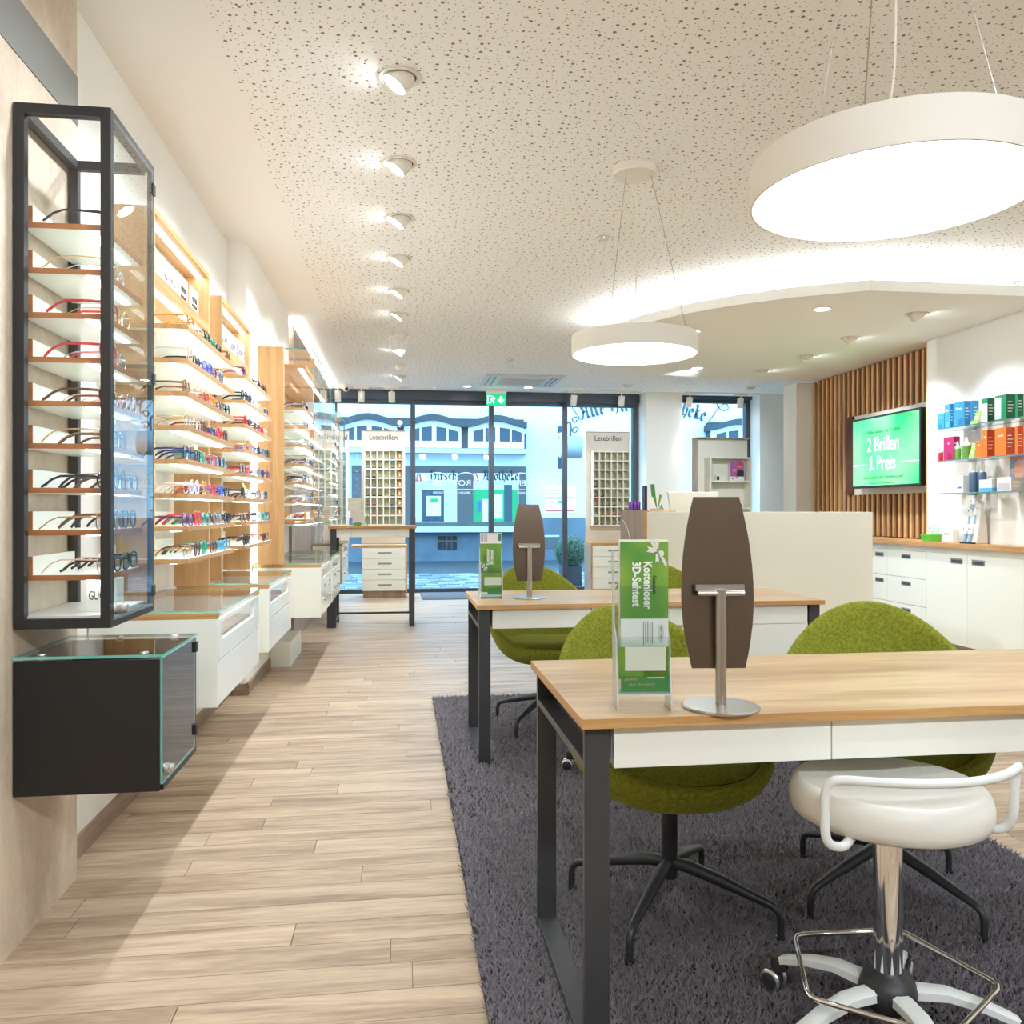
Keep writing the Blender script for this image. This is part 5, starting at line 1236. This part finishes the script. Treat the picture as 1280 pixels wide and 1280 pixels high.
ex = thing('exit_sign', 'green emergency exit sign with running figure and down arrow', 'sign', (1.37, 11.9, 2.7))
Box(1.225, 1.515, 11.96, 12.03, 2.865, ZC - .0005).build('housing', M_pillar, ex, bevel=.003)
Box(1.232, 1.512, 11.965, 12.02, 2.705, 2.864).build('panel', mat('exit_green', (0, 158, 104), .4, emit=((0, 158, 104), .5)), ex)
M_exw = mat('exit_white', (240, 255, 248), .5, emit=((240, 255, 248), .6))
def flat(pts, m, name, x, z, s, y): MB().prism([(x + px_ * s, z + pz_ * s) for px_, pz_ in pts], y - .0008, y, 'y').build(name, m, ex)
flat([(-.3, 0), (.3, 0), (.3, .42), (.55, .42), (0, -.05 - .0)][:0] + [(-.13, .5), (.13, .5), (.13, .0), (.42, .12), (.42, -.1), (0, -.5), (-.42, -.1), (-.42, .12), (-.13, .0)], M_exw, 'arrow', 1.435, 2.785, .105, 11.9645)
mb = MB(); y_ = 11.9645; X0, Z0, S = 1.305, 2.785, .12
mb.prism([(X0 - .55 * S, Z0 + .5 * S), (X0 + .0 * S, Z0 + .5 * S), (X0 - .0 * S, Z0 + .40 * S), (X0 - .45 * S, Z0 + .40 * S), (X0 - .45 * S, Z0 - .5 * S), (X0 - .55 * S, Z0 - .5 * S)], y_ - .0008, y_, 'y')
mb.prism([(X0 + .18 * S + .09 * S * math.cos(t), Z0 + .36 * S + .09 * S * math.sin(t)) for t in [k * PI / 5 for k in range(10)]], y_ - .0008, y_, 'y')
for a, b_, w in (((.12, .25), (0, -.08), .07), ((.1, .2), (.38, .08), .045), ((.08, .18), (-.22, .05), .045), ((0, -.08), (.25, -.22), .055), ((.25, -.22), (.2, -.5), .05), ((0, -.08), (-.12, -.3), .055), ((-.12, -.3), (-.38, -.38), .05)):
    d = Vector((b_[0] - a[0], b_[1] - a[1])).normalized(); n = Vector((-d.y, d.x)) * w
    mb.prism([(X0 + S * (a[0] + n.x), Z0 + S * (a[1] + n.y)), (X0 + S * (a[0] - n.x), Z0 + S * (a[1] - n.y)), (X0 + S * (b_[0] - n.x), Z0 + S * (b_[1] - n.y)), (X0 + S * (b_[0] + n.x), Z0 + S * (b_[1] + n.y))], y_ - .0008, y_, 'y')
mb.build('running_figure', M_exw, ex)

mt = thing('door_mat', 'dark grey entrance mat in front of the glass doors', 'mat', (1.2, 11.8, 0))
MB().prism([(.28, 12.28), (.30, 11.32), (2.5, 11.32), (2.5, 12.28)], 0.0002, .008).build('mat_pile', mat('mat_grey', (96, 102, 110), .95, var=.25, vscale=150, bump=.5, bscale=300), mt)

# leaflet rack on the standing table
lr = thing('leaflet_rack', 'clear leaflet rack with beige and green leaflets on the standing table', 'leaflet stand', (-.46, 8.9, 1.04))
Box(-.52, -.35, 8.88, 8.884, 1.0405, 1.30).build('back_plate', M_acry, lr)
for k, (z0_, z1_, m) in enumerate(((1.19, 1.33, M_cream), (1.12, 1.20, M_boardg), (1.07, 1.13, M_boardg))):
    Box(-.535 + .025 * k, -.40 + .02 * k, 8.85 - .03 * k, 8.853 - .03 * k, z0_, z1_).build('leaflet', m, lr)
Box(-.47, -.40, 8.77, 8.773, 1.0405, 1.075).build('leaflet', M_leafg, lr)
MB().prism([(8.74, 1.0405), (8.9, 1.0405), (8.9, 1.3), (8.85, 1.3)], -.335, -.33, 'x').build('side_plate', mat('green_tint_acrylic', (130, 170, 150), .3, alpha=.6), lr)

# mirrored shop lettering on the glass doors
gl = thing('door_lettering', 'white spectacle-shaped logo lettering on the glass doors, seen from behind', 'lettering', (1.0, YF, 1.7))
M_vinyl = mat('frosted_vinyl', (226, 238, 244), .5, alpha=.55)
for cx_ in (.75, 2.0):
    yv = YF + .002
    for s in (-1, 1):
        pts = [(cx_ + s * .21 + .185 * math.cos(t), yv, 1.60 + .155 * math.sin(t)) for t in [math.radians(-5 + 190 * k / 16) for k in range(17)]]
        MB().tube(pts, .007, 4).build('spectacle_arc', M_vinyl, gl)
    text('lettering', 'ROTTLER', .12, M_vinyl, (cx_, yv, 1.60), FRONT, gl, mirror=True, xs=1.15, bold=.001)
    Box(cx_ - .33, cx_ + .33, yv - .001, yv, 1.505, 1.515).build('rule', M_vinyl, gl)
    text('lettering', 'BRILLEN + CONTACTLINSEN', .042, M_vinyl, (cx_, yv, 1.46), FRONT, gl, mirror=True, bold=.001)

# ------------------------------------------------------------------ street outside
YE = 22.0; GZ = -.12
def E_(u, v, Y=YE): return aty(u, v, Y)
M_stucco = mat('pale_stucco', (226, 236, 240), .95, var=.05, vscale=3, bump=.6, bscale=9)
M_plinth = mat('grey_render', (98, 114, 126), .95, var=.4, vscale=2.2, bump=.5, bscale=7)
M_lead = mat('lead_grey', (64, 70, 76), .7); M_wfr = mat('white_window_frame', (238, 242, 244), .6); M_shopf = mat('shopfront_graphite', (82, 84, 88), .5)
M_dpane = mat('dark_window_pane', (50, 70, 86), .08, spec=.35)
M_sillb = mat('pale_stone_sill', (198, 214, 222), .8)
struct(Box(-30, 40, 12.6, 60, GZ - .3, GZ).build('street_ground', mat('wet_asphalt', (62, 68, 76), .4, var=.3, vscale=4)))
pv = thing('pavement', 'pale stone setts of the pavement outside the glass doors', 'pavement', (2, 14, GZ))
mb = MB(); r2 = random.Random(8); yy = 12.62
while yy < 17.2:
    w = .17; x = -6 + r2.uniform(0, .3)
    while x < 12:
        l = r2.uniform(.2, .36); h = r2.uniform(-.004, .004)
        mb.box(x, x + l - .014, yy, yy + w - .014, GZ, GZ + .03 + h, m=r2.choice((0, 0, 1, 2))); x += l
    yy += w
sts = mb.build('setts', [mat('sett_a', (118, 128, 136), .5, var=.25, vscale=9), mat('sett_b', (158, 170, 178), .5, var=.2, vscale=9), mat('sett_c', (84, 94, 104), .5, var=.25, vscale=9)], pv, kind='stuff')
Box(-6, 12, 12.615, 17.2, GZ + .0005, GZ + .012).build('sett_bed', mat('sett_joint', (92, 98, 104), .8), pv)

bld = thing('shop_building', 'pale blue-white stucco pharmacy building across the street', 'building', (2, YE, GZ))
zpl = E_(700, 647).z
Box(-14, 26, YE, YE + .4, zpl, 9.5).build('wall', M_stucco, bld)
Box(-14, 26, YE - .05, YE + .4, GZ, zpl).build('plinth', M_plinth, bld)
def bay(u0, u1, crests, vtop, bld):
    x0_, x1_ = E_(u0, 540, YE - .5).x, E_(u1, 540, YE - .5).x
    zt = E_(500, 521.5, YE - .5).z; zb_ = E_(500, 559, YE - .5).z; am = .085
    per = (E_(crests[1], 520, YE - .5).x - E_(crests[0], 520, YE - .5).x); c0 = E_(crests[0], 520, YE - .5).x
    n = 64; wave = [(x0_ + (x1_ - x0_) * i / n) for i in range(n + 1)]
    zf = lambda x: zt + am * math.cos(2 * PI * (x - c0) / per)
    top = [(x, zf(x)) for x in wave]
    MB().prism(top + [(x, z - .15) for x, z in top[::-1]], YE - .62, YE, 'y').build('canopy', M_lead, bld)
    Box(x0_ + .05, x1_ - .05, YE - .4, YE, zb_, zt + .0).build('bay_body', M_lead, bld)
    MB().prism([(x, z - .30 + .0) for x, z in top] + [(x1_, zb_ - .02), (x0_, zb_ - .02)], YE - .42, YE - .40, 'y').build('bay_front', M_lead, bld)
    Box(x0_ - .05, x1_ + .05, YE - .55, YE, zb_ - .14, zb_ - .02).build('ledge', M_sillb, bld)
    k0 = math.ceil((x0_ - c0) / per - .3)
    k = k0
    while c0 + k * per < x1_ + per * .3:
        xc = c0 + k * per; hw = per * .445
        def arc(hw_, zlo, drop, inset=0):
            pts = []
            for i in range(17):
                x = xc - hw_ + 2 * hw_ * i / 16; pts.append((x, zf(xc) - drop - .17 * (1 - math.cos(PI * .5 * (x - xc) / hw_ * .95)) * 1.0))
            return pts + [(xc + hw_, zlo), (xc - hw_, zlo)]
        if xc + hw < x1_ + .1 and xc - hw > x0_ - .1:
            f = MB().prism(arc(hw, zb_ + .0, .15), YE - .47, YE - .425, 'y').build('window_frame', M_wfr, bld)
            for i in range(4):
                pa = xc - hw * .82 + i * hw * .43 + (.06 if i > 1 else 0); pb = pa + hw * .36
                def ztop_(x): return zf(xc) - .30 - .17 * (1 - math.cos(PI * .5 * (x - xc) / hw * .95))
                MB().prism([(pa, zb_ + .17), (pb, zb_ + .17), (pb, ztop_(pb)), (pa, ztop_(pa))], YE - .476, YE - .471, 'y').build('pane', M_dpane, f)
        k += 1
bay(376, 658, (541, 620.5), 519, bld)
bay(888, 1060, (925, 1003), 527, bld)
for (u0, u1, v0, v1) in ((985, 1001, 586, 602),):
    a, c = E_(u0, v0), E_(u1, v1); f = Box(a.x, c.x, YE - .06, YE, c.z, a.z).build('window_frame', M_wfr, bld); Box(a.x + .06, c.x - .06, YE - .066, YE - .061, c.z + .08, a.z - .05).build('pane', M_dpane, f)
# shop front
sf = bld
a, c = E_(440, 582), E_(657, 657)
MB().box(a.x, c.x, YE - .14, YE - .051, E_(520, 591).z, a.z).box(a.x, c.x, YE - .14, YE - .051, c.z, E_(520, 653).z).build('frame', M_shopf, sf)
for u0, u1 in ((500, 519), (571, 591), (648, 657)): Box(E_(u0, 600).x, E_(u1, 600).x, YE - .14, YE - .051, E_(520, 653).z, E_(520, 591).z).build('pier', M_shopf, sf)
Box(E_(440, 600).x, E_(500, 600).x, YE - .12, YE - .051, E_(520, 653).z, E_(520, 591).z).build('side_panel', M_shopf, sf)
Box(a.x, c.x, YE - .32, YE - .051, E_(520, 665).z, E_(520, 658).z).build('stone_sill', M_sillb, sf)
M_signb = mat('pale_sign_board', (232, 244, 248), .5); M_red = mat('red_letter', (206, 62, 74), .5)
M_shopin = glow('lit_shop_interior', (150, 205, 215), .75)
for u0, u1 in ((519.5, 571), (591, 648)):
    Box(E_(u0, 600).x, E_(u1, 600).x, YE - .16, YE - .10, E_(520, 601.5).z, E_(520, 591.5).z).build('sign_board', M_signb, sf)
    Box(E_(u0, 600).x, E_(u1, 600).x, YE - .055, YE - .0505, E_(520, 653).z, E_(520, 602).z).build('display_back', M_shopin, sf)
    Box(E_(u0, 600).x, E_(u1, 600).x, YE - .125, YE - .12, E_(520, 653).z, E_(520, 602).z).build('display_pane', M_winglass, sf)
def px(u0, u1, v0, v1, m, name, y=.08, parent=None):
    a_, c_ = E_(u0, v0, YE - y), E_(u1, v1, YE - y); return Box(a_.x, c_.x, YE - y - .012, YE - y, c_.z, a_.z).build(name, m, parent or sf)
M_dkd = mat('dark_display', (52, 78, 92), .6); M_grn = mat('pharmacy_green', (0, 150, 92), .5, emit=((0, 150, 92), .25)); M_pst = mat('pale_poster', (214, 236, 242), .6, emit=((200, 232, 240), .2))
px(527, 555, 612, 652, M_dkd, 'display_screen', .065); px(533, 551, 620, 645, M_pst, 'shirt_poster', .08); px(538, 547, 623, 628, M_grn, 'green_neckline', .096)
px(591.5, 648, 612, 653, M_grn, 'green_backdrop', .065); px(603, 610, 624, 652, M_pst, 'white_poster', .08); px(618, 628, 618, 648, M_pst, 'white_coat_poster', .08); px(597, 601, 626, 640, mat('blue_print', (60, 110, 190), .5), 'blue_poster', .08); px(630, 640, 606, 652, M_dkd, 'dark_display', .066)
# black-letter glyphs drawn with a broad pen
GL = {'H': ([(0, 1), (.15, .9), (.1, .5), (.15, .1), (.0, 0)], [(.1, .55), (.4, .7), (.55, .5), (.5, .1), (.4, -.1)], [(.0, .95), (.3, 1.05)]), 'A': ([(.0, .85), (.2, 1), (.3, .5), (.1, .0)], [(.35, .95), (.55, .8), (.5, .1), (.62, 0)], [(.15, .45), (.5, .5)]),
      'i': ([(.05, .6), (.15, .5), (.12, .12), (.22, 0)], [(.08, .85), (.16, .9)]), 'r': ([(.05, .6), (.15, .5), (.12, .1), (.2, 0)], [(.15, .5), (.32, .62), (.38, .52)]), 's': ([(.32, .58), (.15, .62), (.08, .45), (.3, .28), (.28, .06), (.05, .02)],),
      'c': ([(.34, .55), (.18, .62), (.08, .45), (.08, .15), (.2, 0), (.35, .1)],), 'h': ([(.05, 1), (.12, .9), (.1, .1), (.18, 0)], [(.12, .5), (.3, .62), (.38, .45), (.34, .1), (.24, -.18)]), 'p': ([(.02, .6), (.12, .5), (.1, -.3)], [(.12, .52), (.3, .62), (.38, .4), (.34, .1), (.12, .02)]),
      'o': ([(.2, .62), (.08, .48), (.08, .12), (.2, 0), (.34, .14), (.34, .48), (.2, .62)],), 't': ([(.1, .85), (.12, .1), (.22, 0), (.3, .08)], [(.0, .6), (.28, .62)]), 'e': ([(.1, .3), (.34, .42), (.2, .62), (.08, .48), (.08, .14), (.2, 0), (.35, .1)],),
      'k': ([(.05, 1), (.12, .9), (.1, .1), (.18, 0)], [(.12, .55), (.32, .7), (.12, .35), (.36, .02)]), 'l': ([(.05, 1), (.13, .9), (.1, .1), (.22, 0)],), ' ': ()}
WID = {'H': .68, 'A': .74, 'i': .3, 'r': .42, 's': .42, 'c': .42, 'h': .48, 'p': .48, 'o': .46, 't': .36, 'e': .44, 'k': .46, 'l': .3, ' ': .3}
def blackletter(word, size, y, place, m, parent, name='lettering', pen=.075):
    mb = MB(); x = 0; tot = sum(WID[c] for c in word)
    nx, nz = pen * .8, pen * .62
    for c in word:
        for st_ in GL[c]:
            for (p, q) in zip(st_[:-1], st_[1:]):
                d = Vector((q[0] - p[0], q[1] - p[1])); 
                if d.length > 0: d = d.normalized() * .02
                quad = [(p[0] - d.x - nx, p[1] - d.y - nz), (p[0] - d.x + nx, p[1] - d.y + nz), (q[0] + d.x + nx, q[1] + d.y + nz), (q[0] + d.x - nx, q[1] + d.y - nz)]
                mb.prism([place((x + a_) * size, b_ * size, tot * size) for a_, b_ in quad], y - .012, y, 'y')
        x += WID[c]
    return mb.build(name, m, parent)
M_blet = mat('slate_letter', (70, 84, 96), .7); M_blk = mat('black_letter', (44, 46, 52), .6)
def straight(u0, v0, yq):
    o = E_(u0, v0, yq); return lambda a_, b_, t_: (o.x + a_, o.z + b_)
blackletter('Hirsch', .25, YE - .161, straight(538, 600, YE - .16), M_blk, sf, pen=.08)
blackletter('Apotheke', .25, YE - .161, straight(603, 600, YE - .16), M_blk, sf, pen=.08)
for u in (519.5, 590.5):
    o = E_(u, 601, YE - .16); Mx = lambda pts: [(o.x + a_ * .2, o.z + b_ * .2) for a_, b_ in pts]
    mb = MB()
    for q_ in ([(0, 0), (.3, 0), (.3, .12), (.2, .14), (.32, .8), (.2, .85), (.06, .14), (0, .12)], [(.2, .85), (.4, 1), (.62, .9), (.75, .14), (.85, .12), (.85, 0), (.5, 0), (.5, .12), (.58, .14), (.46, .78), (.38, .84)], [(.22, .3), (.6, .3), (.58, .42), (.24, .42)]):
        mb.prism(Mx(q_), YE - .172, YE - .161, 'y')
    mb.build('red_letter', M_red, sf)
# arched lettering on the wall
al = thing('wall_lettering', 'large curved black-letter pharmacy name painted high on the stucco wall', 'lettering', (4, YE, 3.9))
p0, p1 = E_(727, 526), E_(881, 534)
def arch(a_, b_, t_):
    xm = (p0.x + p1.x) / 2; Rr = 5.2; half = (p1.x - p0.x) / 2
    f = (a_ / t_ - .5) * 2; ang = math.asin(min(.99, half / Rr)) * f; zc = p0.z + .02 - Rr * math.cos(math.asin(half / Rr))
    return (xm + (Rr + b_) * math.sin(ang), zc + (Rr + b_) * math.cos(ang))
word = 'Alte Hirsch Apotheke'
blackletter(word, (p1.x - p0.x) / sum(WID[c] for c in word), YE - .002, arch, M_blet, al, pen=.095)
for s, (u, v) in ((1, (881, 533)), (-1, (727, 525))):
    o = E_(u, v, YE - .02)
    pts = [(o.x + s * dx, o.y, o.z + dz) for dx, dz in ((0, 0), (.2, .25), (.42, .55), (.62, .62), (.66, .48), (.5, .45), (.35, .6), (.34, .85), (.45, 1.0), (.62, 1.02), (.66, .9), (.5, .84), (.34, .95), (.1, 1.15))]
    MB().tube(smooth_path(pts, 4), .012, 6).build('flourish', M_blet, al, smooth=60)
# posters, basement windows, hanging sign, box tree
nb = thing('notice_board', 'pale notice board with dark and red bars on the wall across the street', 'poster', (3.9, YE, 1.5))
px(681, 720, 608, 641, M_pst, 'board', .005, nb); px(682.5, 718, 621.5, 623, M_dkd, 'dark_bar', .018, nb); px(682.5, 718, 637, 639, M_red, 'red_bar', .018, nb); px(684, 700, 612, 613, M_dkd, 'text_line', .018, nb); px(684, 708, 616, 617, M_sillb, 'text_line', .018, nb); px(686, 692, 627, 628, M_dkd, 'text_line', .018, nb); px(697, 703, 626, 629, M_grn, 'emblem', .018, nb)
bw = thing('basement_window', 'dark barred basement window left in the rendered plinth', 'window', (0, YE, .4))
px(547, 571, 670, 687, mat('dark_opening', (30, 36, 44), .6), 'opening', .052, bw)
for u in (552, 558, 564): px(u, u + 1.2, 670, 687, M_shopf, 'bar', .066, bw)
px(547, 571, 675.5, 676.8, mat('ochre_bar', (120, 110, 70), .6), 'cross_bar', .066, bw)
bw2 = thing('basement_window', 'dark basement window right in the rendered plinth, behind the box tree', 'window', (3.8, YE, .5))
px(680, 699, 671, 685.5, mat('grey_opening', (86, 92, 96), .6), 'opening', .052, bw2); px(680, 699, 669, 671, M_sillb, 'lintel', .06, bw2)
hs = thing('hanging_sign', 'round white drum sign hanging from an iron bracket on the wall', 'sign', (3.7, YE - 1.2, 2.6))
o = E_(713, 559, YE - 1.2)
MB().lathe([(0, -.27), (.27, -.27), (.285, -.25), (.285, .25), (.27, .27), (0, .27)], 32, (o.x, o.y, o.z), axis='x', ms=[0, 1, 1, 1, 0]).build('drum', [M_wfr, mat('drum_grey', (150, 160, 168), .5)], hs, smooth=40)
MB().tube(smooth_path([(o.x, YE, o.z + .62), (o.x, YE - .6, o.z + .66), (o.x, YE - 1.2, o.z + .6), (o.x, YE - 1.2, o.z + .28)], 4), .03, 8).build('bracket', M_blet, hs, smooth=60)
for k in range(2):
    MB().tube([(o.x + .12 + .10 * math.cos(t) * (1 - .06 * i), o.y, o.z + .42 + .26 * k + .10 * math.sin(t) * (1 - .06 * i)) for i, t in enumerate([j * PI / 5 for j in range(12)])], .018, 6).build('scroll', M_blet, hs, smooth=60)
o2 = E_(699.5, 533, YE - .4); o3 = E_(699.5, 586, YE - .4)
vb = tag(Box(o2.x - .04, o2.x + .05, YE - .42, YE - .36, o3.z, o2.z).build('vertical_sign', M_dkd), 'narrow dark vertical sign on the wall left of the drum sign', 'sign')
bt = thing('box_tree', 'clipped round box tree in a square pot outside the glass doors', 'plant', (2.95, 13.6, GZ + .03))
oc = aty(713, 690, 13.6); rb = random.Random(2)
mb = MB(); R_ = .27
for k in range(2600):
    a_ = rb.uniform(0, 2 * PI); cz_ = rb.uniform(-1, 1); sr = math.sqrt(1 - cz_ * cz_); n = Vector((sr * math.cos(a_), sr * math.sin(a_), cz_)); p = Vector(oc) + n * R_ * rb.uniform(.9, 1.04)
    t1 = n.cross(Vector((rb.uniform(-1, 1), rb.uniform(-1, 1), rb.uniform(-1, 1)))).normalized(); t2 = (n.cross(t1) + n * rb.uniform(-.6, .6)).normalized(); s_ = rb.uniform(.012, .022)
    mb.poly([p - t1 * s_ * .5, p + t2 * s_, p + t1 * s_ * .5, p - t2 * s_])
mb.build('leaves', mat('box_leaf', (86, 128, 104), .6, var=.3, vscale=30), bt, kind='stuff')
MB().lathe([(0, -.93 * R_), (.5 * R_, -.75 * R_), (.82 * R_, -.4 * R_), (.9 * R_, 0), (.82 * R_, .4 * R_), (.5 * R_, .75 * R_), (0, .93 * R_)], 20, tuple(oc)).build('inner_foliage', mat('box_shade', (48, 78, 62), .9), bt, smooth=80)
MB().prism([(oc.x - .16, 13.44), (oc.x + .16, 13.44), (oc.x + .16, 13.76), (oc.x - .16, 13.76)], GZ + .03, oc.z - .22).build('pot', mat('slate_pot', (70, 80, 92), .6), bt, bevel=.01)
MB().tube([(oc.x, 13.6, oc.z - .23), (oc.x, 13.6, oc.z - .2)], .02, 8).build('trunk', COL['brown'], bt)
